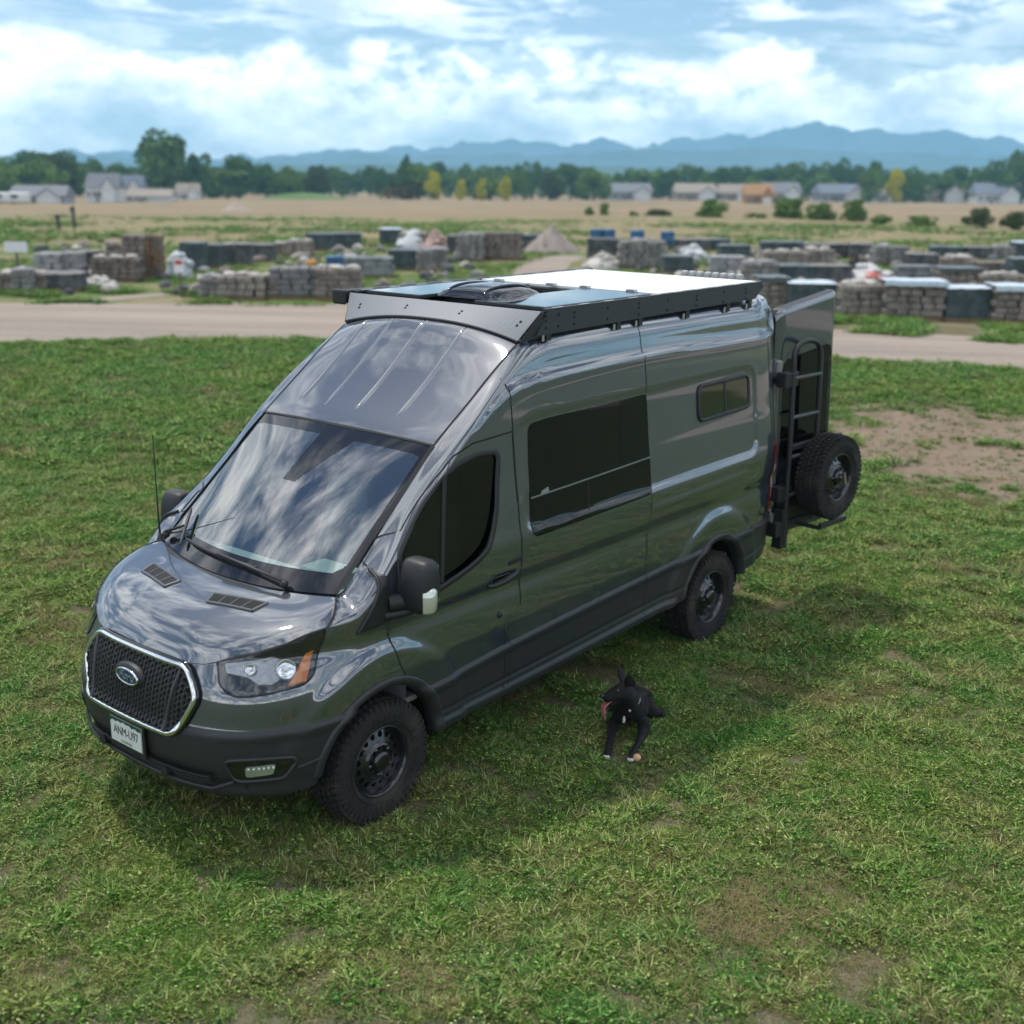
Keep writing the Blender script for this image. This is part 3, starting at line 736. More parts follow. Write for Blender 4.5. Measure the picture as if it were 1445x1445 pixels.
# ---- windscreen
def ws_pt(q, b):
    B = np.array([.315-(.315-.165)*abs(q)**2.1, .806*q, 1.382+(1.414-1.382)*abs(q)**2])
    T = np.array([-.672+.035*(1-q*q), .780*q, 2.119+.020*(1-q*q)])
    p = B*(1-b)+T*b
    bul = .035*(1-abs(q)**2.2)*4*b*(1-b)*.6
    return p+np.array([bul*.64, 0, bul*.77])
qs = np.linspace(-1, 1, 161); bs = np.linspace(0, 1, 121)
mb = MB(); G = [[ws_pt(q, b) for b in bs] for q in qs]
mb.grid(G, flip=True)
k = 0
for i in range(160):
    for j in range(120):
        q, b = (qs[i]+qs[i+1])/2, (bs[j]+bs[j+1])/2
        e = max(0, (abs(q)-.86)/.10); bb = .125+.07*e*e; tt = .925-.02*e*e
        blk = b < bb or b > tt or abs(q) > .955
        if b > .60 and (-.10-.0*b) < q+.02 < .04+.26*(b-.60)/.33: blk = True
        mb.mi[k] = 1 if blk else 0; k += 1
WS = part(mb, 'windscreen', [M_glass, mat('black_ceramic_glass_edge', (.012,.012,.014), .015, spec=.6)])
for s in (1, -1):
    mb = MB(); L_ = np.array([ws_pt(1, b) for b in np.linspace(0, 1, 40)]); strip(mb, L_+np.array([.003,.006,.004]), np.tile([.4,.55,.6], (40, 1)), .026, s)
    part(mb, 'windscreen_trim', M_rubber)
mb = MB()     # black scuttle panel between hood and glass
rowA = [cowl(abs(t))*np.array([1, np.sign(t) if t else 1, 1])+np.array([.015,0,-.012]) for t in np.linspace(-1, 1, 50)]
rowB = [ws_pt(t, .05)+np.array([.0,0,-.006]) for t in np.linspace(-1, 1, 50)]
mb.grid([rowA, [(np.array(a)*.5+np.array(b)*.5)-np.array([0,0,.02]) for a, b in zip(rowA, rowB)], rowB], flip=True); part(mb, 'scuttle_panel', M_black)
# wipers, one parked along the glass foot, the other up the far pillar
def wiper(q0, b0, q1, b1, arm):
    W = MB(); P = [ws_pt(q0+(q1-q0)*t, b0+(b1-b0)*t)+np.array([.022,0,.026]) for t in np.linspace(0, 1, 12)]
    W.tube(P, [.006]+[.011]*10+[.006], 8); o = part(W, 'wiper', M_black)
    W = MB(); pv, mid = arm; W.tube([ws_pt(*pv)+np.array([.03,0,.02]), ws_pt(*pv)+np.array([.035,0,.04]), np.array(P[6])+np.array([.01,0,.016])], [.016,.012,.008], 8)
    W.ball(ws_pt(*pv)+np.array([.03,0,.022]), .026, 10, 6); part(W, 'wiper_arm', M_black, o)
wiper(-.63, .085, .30, .075, ((.62, .02), None))
wiper(-.86, .24, -.64, .04, ((-.93, .04), None))
# aerial on the far fender
mb = MB(); mb.lathe([(.0,.05),(.014,.045),(.026,.0)], (.13,-.895,1.375), (0,0,1), 14); part(mb, 'aerial_base', M_black)
mb = MB(); mb.tube([(.13,-.895,1.41),(.125,-.905,1.60),(.11,-.925,2.07)], [.008,.005,.003], 6); part(mb, 'aerial', M_black)
# ---- cabin
mb = MB(); mb.grid([[(.20,y,1.33),(.02,y,1.345),(-.18,y,1.33),(-.30,y,1.25),(-.34,y,1.0),(-.30,y,.6)] for y in np.linspace(-.88,.88,12)], smooth=False)
mb.box((-.16,.42,1.36),(.24,.42,.09),taper=.8); part(mb, 'dashboard', M_inside)
mb = MB(); c_ = Vector((-.42,.43,1.22)); ax = Vector((-.55,0,.83)); x_ = Vector((0,1,0)); y_ = ax.cross(x_)
mb.tube([c_+(x_*math.cos(t)+y_*math.sin(t))*.19 for t in np.linspace(0,2*math.pi,33)[:-1]], .017, 8, closed=True)
mb.tube([c_-x_*.18, c_-ax*.03, c_+x_*.18], .014, 6); mb.tube([c_-ax*.03, c_-y_*.18], .014, 6); mb.tube([c_-ax*.03, c_-ax*.3], .03, 8); part(mb, 'steering_wheel', M_black)
for y in (.43, -.43):
    mb = MB(); mb.box((-.82,y,.98),(.50,.50,.16)); o = bevel(part(mb, 'seat', M_seat), .05, 3)
    mb = MB(); mb.box((-1.08,y,1.34),(.15,.48,.66),rot=Matrix.Rotation(-.22,3,'Y'),taper=.86); bevel(part(mb, 'seat_back', M_seat, o), .05, 3)
    mb = MB(); mb.box((-1.16,y,1.80),(.11,.26,.20),rot=Matrix.Rotation(-.18,3,'Y'),taper=.9); bevel(part(mb, 'headrest', M_seat, o), .04, 3)
mb = MB(); mb.box((-1.9,0,.62),(5.0,1.75,.03)); mb.box((-.6,0,.60),(1.2,1.7,.03)); part(mb, 'cabin_floor', M_inside)
mb = MB(); mb.grid([[(x,y,z) for y in (-.84,.84)] for x, z in ((-2.3,.6),(-2.3,1.2),(-2.3,2.55))]); part(mb, 'cabin_curtain', mat('grey_curtain', (.20,.21,.205), .9))
mb = MB(); mb.box((-.62,.03,2.00),(.07,.23,.075),rot=Matrix.Rotation(.2,3,'Y')); bevel(part(mb, 'rear_view_mirror', M_black), .02)

# ---- front fascia
_sv = np.sin(np.linspace(0, math.pi/2, 240))**1.0
def front_pt(y, z, off=0.):
    s = np.linspace(0, 1, 260)**.5; yy = side_y(np.minimum(s, .99999)*float(Xn(z)), np.full_like(s, z)); o = np.argsort(yy)
    x = float(np.interp(abs(y), yy[o], (s*float(Xn(z)))[o]))
    return np.array([x+off, y, z])
HEX = [(-.405,1.100),(.405,1.100),(.470,1.03),(.515,.955),(.47,.85),(.400,.748),(-.400,.748),(-.47,.85),(-.515,.955),(-.470,1.03)]
GR = MB(); patch(GR, rounded(HEX, .05), .012, 1, 20, 40, F=front_pt, skirt=0); GRILLE = part(GR, 'grille', mat('grille_shadow', (.004,.004,.004), .8))
ring = rounded([(-.408,1.106),(.408,1.106),(.480,1.03),(.522,.955),(.47,.845),(.404,.738),(-.404,.738),(-.47,.845),(-.522,.955),(-.480,1.03)], .05, 6)
mb = MB(); ribbon(mb, ring, .029, .030, 1, F=front_pt, closed=True, h=.012); part(mb, 'grille_surround', M_chrome, GRILLE)
mb = MB(); ribbon(mb, ring, .046, .014, 1, F=front_pt, closed=True, h=.012); part(mb, 'grille_rim', M_gloss, GRILLE)
# honeycomb of flattened cells
mb = MB(); cw, ch = .064, .032
hexi = [(y*.93, z) for y, z in HEX]
row = 0; z = .77
def bar(p, q, mb=mb):
    a, b_ = front_pt(*p, .040), front_pt(*q, .040); d_ = np.array([-.026, 0, 0]); w_ = .0032
    t = (b_-a); t /= np.linalg.norm(t)+1e-9; n = np.cross(t, [1, 0, 0])*w_
    mb.add([a-n, a+n, b_+n, b_-n, a-n+d_, a+n+d_, b_+n+d_, b_-n+d_], [(0,1,2,3),(0,4,5,1),(1,5,6,2),(2,6,7,3),(3,7,4,0)])
while z < 1.10:
    y = -.52+(cw/2 if row % 2 else 0)
    while y < .53:
        pts = [(y-cw/2+.008,z),(y-cw*.22,z+ch/2),(y+cw*.22,z+ch/2),(y+cw/2-.010,z)]
        if bool(inpoly(np.array(y), np.array(z), hexi)) and abs(z-.92) < .17:
            for a, b_ in zip(pts[:-1], pts[1:]): bar(a, b_)
            bar((y+cw/2-.010, z), (y+cw/2+.010, z)); bar((y-cw*.22, z+ch/2), (y-cw/2+.008, z+ch)) if row % 2 else None
            bar((y-cw/2+.008, z), (y-cw*.22, z-ch/2)); bar((y-cw*.22, z-ch/2), (y+cw*.22, z-ch/2)); bar((y+cw*.22, z-ch/2), (y+cw/2-.010, z))
        y += cw*.90
    z += ch/2*1.0; row += 1
part(mb, 'honeycomb_mesh', mat('grille_plastic', (.035,.036,.038), .35), GRILLE, kind='stuff')
for s in (1, -1):
    mb = MB(); ribbon(mb, [(.395,1.09),(.375,.98),(.360,.87),(.345,.755)] if s else 0, .020, .040, s, F=front_pt, h=.010); part(mb, 'grille_bar', mat('grille_plastic'), GRILLE)
# oval emblem with its wordmark
def ell(ry, rz, x, n=40): return [(x, ry*math.cos(t), .967+rz*math.sin(t)) for t in np.linspace(0, 2*math.pi, n+1)[:-1]]
ex = float(front_pt(0, .967, .04)[0])
mb = MB(); mb.grid([ell(.135,.075,ex-.02), ell(.135,.075,ex), ell(.128,.068,ex+.012), ell(.110,.052,ex+.016)], closed_v=True); mb.add(ell(.110,.052,ex+.016), [tuple(range(40))]); part(mb, 'emblem_base', M_black, GRILLE)
mb = MB(); mb.grid([ell(.106,.050,ex+.014), ell(.106,.050,ex+.022), ell(.100,.0445,ex+.026), ell(.094,.039,ex+.022)], closed_v=True); part(mb, 'emblem_ring', M_chrome, GRILLE)
mb = MB(); mb.add(ell(.096,.041,ex+.0215), [tuple(range(40))]); part(mb, 'emblem', mat('emblem_blue', (.012,.035,.14), .15, coat=1.), GRILLE)
def text(name, body, size, loc, rot, m, parent, ext=.0012, shear=0., sx=1., align='CENTER'):
    cu_ = bpy.data.curves.new(name, 'FONT'); cu_.body = body; cu_.size = size; cu_.extrude = ext; cu_.align_x = align; cu_.align_y = 'CENTER'; cu_.shear = shear
    o = bpy.data.objects.new(name+'_tmp', cu_); COL.objects.link(o); dg = bpy.context.evaluated_depsgraph_get(); dg.update()
    me = bpy.data.meshes.new_from_object(o.evaluated_get(dg)); bpy.data.objects.remove(o)
    me.materials.clear(); me.materials.append(m)
    q = link(name, me, parent); q.location = loc; q.rotation_euler = rot; q.scale = (sx, 1, 1); return q
text('emblem_lettering', 'Ford', .066, (ex+.0235, 0, .968), (R(90), 0, R(90)), M_chrome, GRILLE, .002, .25, 1.12)
# number plate
pxx = float(front_pt(0, .626, .030)[0])
mb = MB(); mb.box((pxx-.006,0,.615),(.014,.33,.20)); bevel(part(mb, 'plate_holder', M_black), .006)
mb = MB(); mb.box((pxx+.004,0,.626),(.004,.305,.152)); PL = bevel(part(mb, 'licence_plate', mat('plate_white', (.62,.63,.60), .4)), .0015)
mb = MB(); pr = [(-.148,.700),(-.148,.672),(-.12,.684),(-.10,.676),(-.07,.687),(-.045,.680),(-.02,.692),(.01,.682),(.035,.688),(.06,.676),(.09,.684),(.12,.674),(.148,.680),(.148,.700)]
mb.prism([(pxx+.0065, y, z) for y, z in pr], (.0008, 0, 0)); part(mb, 'plate_mountains', mat('plate_green', (.012,.07,.035), .45), PL)
text('plate_number', 'ANM-U97', .076, (pxx+.0068, 0, .628), (R(90), 0, R(90)), mat('plate_ink', (.02,.03,.025), .5), PL, .0006, 0, .74)
text('plate_state', 'COLORADO', .018, (pxx+.0068, 0, .570), (R(90), 0, R(90)), mat('plate_ink'), PL, .0004, 0, 1.1)
mb = MB(); ribbon(mb, rounded([(-.151,.552),(.151,.552),(.151,.700),(-.151,.700)], .008), .004, .031+.006, 1, F=lambda y, z, o=0: np.array([pxx+.0065+max(0,o-.037), y, z]), closed=True); part(mb, 'plate_edge', mat('plate_green'), PL)
# lower intake and chin
mb = MB(); patch(mb, rounded([(-.64,.535),(.64,.535),(.56,.452),(-.56,.452)], .03), .0235, 1, 6, 40, F=front_pt, skirt=0); IN = part(mb, 'lower_intake', M_seam, BUMP)  # near-black sheet on the bumper; the recess's darkness is only its colour
for z in (.475, .497, .518):
    mb = MB(); ribbon(mb, [(-.60,z),(.60,z)], .007, .026, 1, F=front_pt, h=.004); part(mb, 'intake_bar', M_black, BUMP)
mb = MB(); ribbon(mb, [(-.72,.50),(-.60,.442),(.60,.442),(.72,.50)], .022, .024, 1, F=front_pt, h=.012); part(mb, 'chin_strip', M_clad, BUMP)
for y in (.30, -.30):
    mb = MB(); q = front_pt(y, .485, .026); mb.tube([q-np.array([.03,0,0]), q+np.array([.03,0,0])], .030, 12); part(mb, 'tow_eye_cover', M_black, BUMP)
def nose(pts): return [(x/float(Xn(z)), z) for x, y, z in pts]
HL = nose([(.822,.579,1.105),(.812,.586,1.146),(.79,.62,1.163),(.755,.66,1.176),(.681,.751,1.203),(.567,.847,1.241),(.449,.909,1.280),(.362,.943,1.298),(.386,.924,1.2),(.455,.93,1.06),(.512,.932,1.022),(.613,.886,1.010),(.736,.803,.992),(.80,.703,.984),(.832,.661,.998),(.84,.619,1.045)])
RF = nose([(.792,.617,1.146),(.70,.7,1.168),(.626,.806,1.185),(.575,.842,1.155),(.575,.842,1.115),(.61,.856,1.075),(.665,.842,1.042),(.715,.795,1.046),(.745,.739,1.085),(.802,.643,1.100)])
AM = nose([(.470,.892,1.175),(.425,.906,1.190),(.505,.921,1.035),(.600,.884,1.026)])
FOG = nose([(.885,.688,.632),(.80,.769,.640),(.615,.906,.632),(.60,.906,.60),(.655,.877,.508),(.835,.736,.496)])
FL = nose([(.815,.766,.592),(.69,.87,.599),(.70,.859,.540),(.805,.77,.527)])
def nose_pt(p, z, o=0.):
    p = min(max(p, .05), .9995); q = side_pt(p, z)
    if o:
        e = .01; a = side_pt(min(p+e, .9998), z)-side_pt(p-e, z); b = side_pt(p, z+e)-side_pt(p, z-e); n = np.cross(a, b); n /= np.linalg.norm(n)+1e-9
        if n[0]+n[1] < 0: n = -n
        q = q+n*o
    return q
for s in (1, -1):
    HR = rounded(HL, .018, 4)
    mb = MB(); patch(mb, HR, .003, s, 22, 30, F=nose_pt, skirt=0); H = part(mb, 'headlight', mat('headlamp_housing', (.012,.013,.015), .12, coat=1.))
    mb = MB(); patch(mb, RF, .006, s, 16, 20, F=nose_pt, skirt=0); part(mb, 'reflector', M_reflector, H)
    for (p0, z0, r_) in ((.655, 1.112, .056), (.81, 1.122, .034)):
        q = flip(nose_pt(p0, z0, .008), s); n = (flip(nose_pt(p0, z0, .03), s)-q); n /= np.linalg.norm(n)
        mb = MB(); mb.lathe([(r_,.012),(r_*.95,.006),(r_*.6,.0),(.0,-.002)], q, n, 24); part(mb, 'lamp_bowl', M_chrome, H)
        mb = MB(); mb.ball(q+n*.004, r_*.32, 10, 6); part(mb, 'bulb', M_white, H)
    mb = MB(); patch(mb, AM, .008, s, 10, 8, F=nose_pt, skirt=.004); part(mb, 'indicator', M_amber, H)
    mb = MB(); patch(mb, HR, .018, s, 22, 30, F=nose_pt, skirt=.014); part(mb, 'lens', M_lens, H)
    mb = MB(); ribbon(mb, HR, .012, .004, s, F=nose_pt, closed=True); part(mb, 'headlight_gap', M_seam, H)
    mb = MB(); patch(mb, rounded(FOG, .03), .004, s, 12, 16, F=nose_pt, skirt=0); fo = part(mb, 'fog_light', M_gloss)
    mb = MB(); ribbon(mb, rounded(FOG, .03), .020, .002, s, F=nose_pt, closed=True, h=.016); part(mb, 'bezel', M_clad, fo)
    mb = MB(); patch(mb, rounded(FL, .012), .010, s, 8, 12, F=nose_pt, skirt=.006); part(mb, 'fog_lens', mat('fog_lens', (.38,.42,.38), .08, metal=.6, coat=1.), fo)
    for p0 in np.linspace(.70, .80, 6):
        mb = MB(); q = flip(nose_pt(p0, .585, .016), s); mb.ball(q, .007, 8, 5); part(mb, 'led', M_white, fo)
    mb = MB(); ribbon(mb, [(.60,.56),(.42,.59)], .012, .003, s, F=nose_pt, h=.01); part(mb, 'bumper_crease', M_clad, BUMP)
    # black triangle at the foot of the pillar and the mirror
    mb = MB(); patch(mb, [(-.035,1.545),(.005,1.515),(.215,1.222),(-.02,1.236),(-.06,1.25)], .004, s, 12, 10, skirt=.004)
    tri = part(mb, 'mirror_base', M_black)
    mb = MB(); ribbon(mb, [(-.02,1.535),(.20,1.235)], .018, .004, s, h=.012); part(mb, 'base_edge', M_black, tri)
    MO = Vector((.055, -.045, .0))
    mb = MB()
    for i, (z, hy, hx, yc, xc) in enumerate(((1.305,.085,.05,1.17,-.225),(1.325,.105,.070,1.175,-.225),(1.40,.115,.085,1.18,-.23),(1.50,.112,.085,1.18,-.235),(1.58,.104,.072,1.178,-.24),(1.612,.080,.045,1.175,-.243))):
        mb.v.extend([tuple(flip([MO.x+xc+hx*math.copysign(abs(math.cos(t))**.6, math.cos(t)), MO.y+yc+hy*math.copysign(abs(math.sin(t))**.6, math.sin(t)), z], s)) for t in np.linspace(0, 2*math.pi, 25)[:-1]])
    n = 24
    for i in range(5):
        for k in range(n): mb.f.append((i*n+k, i*n+(k+1) % n, (i+1)*n+(k+1) % n, (i+1)*n+k)); mb.mi.append(0); mb.sm.append(True)
    mb.f += [tuple(range(n)), tuple(range(5*n, 6*n))]; mb.mi += [0, 0]; mb.sm += [False, False]
    mir = part(mb, 'wing_mirror', M_black); sm = mir.modifiers.new('sub', 'SUBSURF'); sm.levels = 1; sm.render_levels = 2
    mb = MB(); mb.tube([flip(q, s) for q in ((-.06,1.0,1.345),(-.15,1.06,1.35),(-.21,1.12,1.355))], [.055,.05,.045], 12); mb.tube([flip(q, s) for q in ((-.03,1.0,1.275),(-.13,1.06,1.285),(-.2,1.12,1.315))], [.03,.026,.03], 10); part(mb, 'mirror_arm', M_black, mir)
    mb = MB(); mb.box(flip((-.257,1.13,1.46), s), (.008,.15,.22)); part(mb, 'mirror_glass', mat('mirror_silver', (.8,.8,.8), .02, metal=1.), mir)
    mb = MB(); mb.grid([[flip([-.165+.076*math.cos(t)*k, 1.147+.110*math.sin(t)*k, z], s) for t in np.linspace(.75, 2.1, 10)] for z, k in ((1.315,.92),(1.33,1.02),(1.38,1.05),(1.44,1.03),(1.46,.9))], flip=(s < 0)); part(mb, 'mirror_indicator', mat('indicator_clear', (.62,.64,.55), .1, metal=.5, coat=1.), mir)
    # tail lamp
    TL = [(-4.755,.88),(-4.755,1.47),(-4.80,1.49),(-4.838,1.46),(-4.838,.89)]
    mb = MB(); patch(mb, TL, .006, s, 20, 6); tl = part(mb, 'tail_light', M_red)
    mb = MB(); patch(mb, [(-4.79,1.0),(-4.79,1.28),(-4.836,1.28),(-4.836,1.0)], .009, s, 10, 5); part(mb, 'reverse_lamp', M_white, tl)
    mb = MB(); q = flip((-4.70, .915, .74), s); mb.lathe([(.0,.03),(.03,.028),(.035,.0)], q, (-.3, s, 0), 16); part(mb, 'parking_sensor', M_black)
# ---- wheels: tyre with lugs, steel rim with round holes, centre cap
RT, WT = .388, .245
def tyre_mesh():
    mb = MB(); half = WT/2
    prof = [(.215,-half*.80),(.222,-half*.86),(.25,-half*.98),(.30,-half*1.04),(.345,-half*1.0),(.368,-half*.90),(.374,-half*.6),(.374,half*.6),(.368,half*.90),(.345,half*1.0),(.30,half*1.04),(.25,half*.98),(.222,half*.86),(.215,half*.80)]
    mb.lathe(prof, (0,0,0), (0,1,0), 72)
    n = 52
    for k in range(n):
        for rw, (yc, wy, off, tw) in enumerate(((-.098,.040,.0,.30),(-.052,.034,.5,-.45),(0,.034,.15,.5),(.052,.034,.65,-.45),(.098,.040,.25,.30))):
            if rnd.random() < .0: continue
            th = 2*math.pi*(k+off)/n; edge = abs(yc) > .09
            r0 = .3835 if not edge else .377
            rot = Matrix.Rotation(-th, 3, 'Y') @ Matrix.Rotation(tw*(1 if k % 2 else .6), 3, 'X').inverted() if False else Matrix.Rotation(-th, 3, 'Y')
            c = Vector((math.cos(th)*r0, yc, math.sin(th)*r0))
            t2 = Matrix.Rotation(tw, 3, Vector((1, 0, 0)))
            mb.box(c, (.020, wy, .030 if k % 2 else .034), rot=rot @ t2, taper=.92)
            if edge: mb.box(Vector((math.cos(th)*.352, yc*1.18, math.sin(th)*.352)), (.045, .018, .022), rot=rot)
    # raised rings on the sidewall
    for sgn in (1, -1):
        mb.lathe([(.255,sgn*half*1.0),(.258,sgn*half*1.06),(.262,sgn*half*1.02)], (0,0,0), (0,1,0), 72)
        for k in range(40):
            if k % 20 in (7,8,9,10,17,18,19): continue
            th = 2*math.pi*k/40; mb.box(Vector((math.cos(th)*.292, sgn*half*1.045, math.sin(th)*.292)), (.026, .006, .016), rot=Matrix.Rotation(-th, 3, 'Y'))
    return mb.mesh('tyre', M_tyre)
def rim_mesh():
    mb = MB(); y = WT/2
    mb.lathe([(.222,y*.78),(.226,y*.90),(.219,y*.93),(.212,y*.86),(.205,y*.60),(.196,y*.40)], (0,0,0), (0,1,0), 56)
    mb.lathe([(.216,-y*.8),(.205,-y*.5),(.196,y*.42)], (0,0,0), (0,1,0), 40)
    # disc with 16 round holes, drawn as a ring of quads round each hole
    nh = 16
    r_in, r_out = .118, .197; yy = lambda r: y*(.66-.25*((r-.118)/.08)) 
    for k in range(nh):
        t0, t1 = 2*math.pi*k/nh, 2*math.pi*(k+1)/nh; tc_ = (t0+t1)/2; rc, rh = .160, .0185
        out_, inn = [], []
        for a in np.linspace(0, 2*math.pi, 25)[:-1]:
            u, v = math.cos(a), math.sin(a); mx = max(abs(u), abs(v)); qu, qv = u/mx, v/mx
            r = rc+qu*(r_out-r_in)/2; r = min(max(r, r_in), r_out); th = tc_+qv*(t1-t0)/2
            out_.append((r*math.cos(th), yy(r), r*math.sin(th)))
            rr = rc+u*rh; tt = tc_+v*rh/rc; inn.append((rr*math.cos(tt), yy(rr)-.001, rr*math.sin(tt)))
        inn2 = [(p[0], p[1]-.03, p[2]) for p in inn]
        mb.grid([out_, inn], 0, False, closed_v=True); mb.grid([inn, inn2], 0, True, closed_v=True)
    mb.lathe([(.119,yy(.118)),(.112,y*.70),(.106,y*.78),(.098,y*.80)], (0,0,0), (0,1,0), 40)
    mb.lathe([(.100,y*.80),(.088,y*.62),(.07,y*.60),(.0,y*.60)], (0,0,0), (0,1,0), 40)
    return mb.mesh('rim', M_rim)
def hub_mesh():
    mb = MB(); y = WT/2
    mb.lathe([(.066,y*.6),(.064,y*.95),(.052,y*1.03),(.034,y*1.05),(.0,y*1.05)], (0,0,0), (0,1,0), 28)
    for k in range(5):
        th = 2*math.pi*k/5+.3; mb.lathe([(.016,.0),(.016,.022),(.011,.028),(.0,.03)], (math.cos(th)*.086, y*.62, math.sin(th)*.086), (0,1,0), 10)
        mb.box((math.cos(th+.63)*.082, y*.66, math.sin(th+.63)*.082), (.035,.02,.03), rot=Matrix.Rotation(-th-.63, 3, 'Y'), taper=.8)
    return mb.mesh('hub_cap', mat('hub_black', (.008,.008,.009), .25, coat=.6))
TY, RM, HB = tyre_mesh(), rim_mesh(), hub_mesh()
def wheel(name, loc, rz, parent, spin=0.):
    e = bpy.data.objects.new(name, None); COL.objects.link(e); e.parent = parent
    e.location = loc; e.rotation_euler = (0, spin, rz) if not isinstance(rz, tuple) else rz
    for n, me in (('tyre', TY), ('rim', RM), ('hub_cap', HB)): link(n, me, e)
    e.scale = (.968, .92, .968)
    return e
for (x, z) in ((0, .374), (-3.745, .374)):
    wheel('wheel', (x, .880, z), 0, VAN, .4+x); wheel('wheel', (x, -.872, z), math.pi, VAN, .2)
# ---- roof rack
RZ0, RZ1 = 2.715, 2.852
X0, X1 = -1.60, -4.46
rk = bpy.data.objects.new('roof_rack', None); COL.objects.link(rk); rk.parent = VAN
for s in (1, -1):
    mb = MB(); y = s*.872
    mb.prism([(X0+.06,y,RZ0-.015),(X0-.04,y,RZ1),(X1,y,RZ1),(X1-.04,y,RZ1-.03),(X1+.10,y,RZ0+.015),(-2.70,y,RZ0+.0)], (0,s*.012,0)); part(mb, 'side_rail', M_rack, rk)
    mb = MB(); mb.box(((X0+X1)/2-.02,s*.868,RZ1+.004),(X1-X0 and 2.86,.034,.014)); part(mb, 'rail_flange', M_rack, rk)
    for i, x in enumerate((-1.62,-1.75,-1.92,-2.30,-2.68,-3.05,-3.45,-3.85,-4.2)):
        for dz in (.03, .075, .105):
            if dz == .075 and i % 2: continue
            mb = MB(); mb.lathe([(.0,.004),(.009,.003),(.009,-.002)], (x,s*.885,RZ0+dz), (0,s,0), 8); part(mb, 'bolt', M_seam, rk)
    for x in np.linspace(-1.75, -4.35, 10):
        mb = MB(); mb.box((x,s*.874,RZ1+.012),(.11,.020,.004)); part(mb, 'slot_edge', mat('worn_alloy', (.42,.42,.40), .45, metal=.5), rk)
    for x in (-1.66, -2.45, -2.72, -3.35, -3.95, -4.30):
        mb = MB(); mb.box((x,s*.862,2.705),(.05,.03,.09)); mb.box((x,s*.835,2.672),(.06,.07,.02)); part(mb, 'rack_foot', M_black, rk)
        mb = MB(); mb.tube([(x+.05,s*.87,2.66),(x+.05,s*.87,2.70)], .011, 6); part(mb, 'bolt', M_steel, rk)
for x in (X0-.03, -2.0, -2.42, -2.96, -3.45, -3.95, X1+.02):
    mb = MB(); mb.box((x,0,RZ1-.025),(.055,1.74,.03)); part(mb, 'crossbar', M_rack, rk)
# wind fairing between roof and rack
P = []
for q in np.linspace(-1, 1, 41):
    top = np.array([X0+.015, q*.875, RZ1-.004]); y = q*.79
    b_ = [0, 0, float(ze(-1.455))+(float(zcen(-1.455))-float(ze(-1.455)))*(1-abs(q*.97)**2.3)]; bot = np.array([-1.455+.0*q, y*.985, b_[2]+.012]); bot[1] = q*.79
    P.append([bot, top])
mb = MB(); mb.grid(P, flip=True, smooth=False); solid(part(mb, 'wind_fairing', M_fair, rk), .006)
mb = MB(); mb.tube([P[i][0]+np.array([0,0,-.006]) for i in range(41)], .011, 6); part(mb, 'fairing_seal', M_rubber, rk)
for q in (-.86, -.30, .30, .88):
    for t in (.42, .56):
        i = int(round((q+1)*20)); a, b_ = P[i]; c_ = np.array(a)*(1-t)+np.array(b_)*t; n = Vector((.75,0,.62))
        mb = MB(); mb.lathe([(.0,.003),(.011,.002),(.011,-.002)], c_+np.array([.004,0,.003])+np.array([0,.02*(t-.5)*14*.1,0]), n, 8); part(mb, 'bolt', M_seam, rk)
for s in (1, -1):
    mb = MB(); a = np.array([-1.455, s*.80, roof_pt(-1.455, .97)[2]+.0]); mb.prism([a, (X0+.015, s*.876, RZ1-.004), (X0-.02, s*.876, RZ0-.02)], (0,s*.006,0)); part(mb, 'fairing_end', M_rack, rk)
# panels: two narrow blue-grey solar panels beside the fan, a big white one behind
M_sol = mat('solar_glass', (.014,.018,.026), .05, spec=.6, coat=.3)
for y0, y1 in ((-.80, -.27), (.235, .845)):
    mb = MB(); mb.box((-2.28,(y0+y1)/2,RZ1+.004),(1.22,y1-y0,.022)); so = bevel(part(mb, 'solar_panel', M_rack, rk), .003)
    mb = MB(); mb.grid([[(x,y,RZ1+.0165) for y in np.linspace(y0+.012,y1-.012,2)] for x in (-2.878,-1.682)], flip=True, smooth=False); part(mb, 'solar_cells', M_sol, so)
mb = MB(); mb.box((-3.70,.01,RZ1+.004),(1.44,1.68,.022)); wp = bevel(part(mb, 'deck_panel', mat('white_deck_panel', (.80,.80,.79), .35, spec=.5), rk), .003)
for i in range(6):
    for j in range(4):
        if (i+j) % 2: continue
        mb = MB(); x, y = -3.12-i*.235, -.60+j*.40+(.1 if i % 3 else 0); mb.lathe([(.0,.0006),(.016,.0006)], (x,y,RZ1+.0152), (0,0,1), 10); part(mb, 'panel_hole', mat('hole_grey', (.20,.20,.20), .7), wp)
for y in (-.62,-.10,.22,.64):
    mb = MB(); mb.box((-2.945,y,RZ1+.022),(.05,.07,.018)); part(mb, 'panel_clamp', M_steel, rk)
# vent fan with smoked dome
mb = MB(); mb.box((-2.12,-.02,2.82),(.46,.46,.06)); fan = bevel(part(mb, 'roof_fan', M_black, rk), .02)
P = [[(-2.12+.27*a*math.cos(0), -.02, 0)]*0]
mb = MB(); mb.grid([[(-2.12+u*.29, -.02+v*.27, 2.855+.085*math.sqrt(max(0,(1-abs(u)**2.5)*(1-abs(v)**2.5)))) for v in np.linspace(-1,1,17)] for u in np.linspace(-1,1,17)]); part(mb, 'fan_lid', mat('smoked_lid', (.012,.013,.016), .04, spec=.6), fan)
for v in (-.62, .62):
    mb = MB(); mb.tube([(-2.12+u*.27, -.02+v*.27, 2.862+.085*math.sqrt(max(0,(1-abs(u)**2.5)*(1-abs(v)**2.5)))) for u in np.linspace(-1,1,15)], .010, 6); part(mb, 'lid_rib', mat('smoked_lid'), fan)
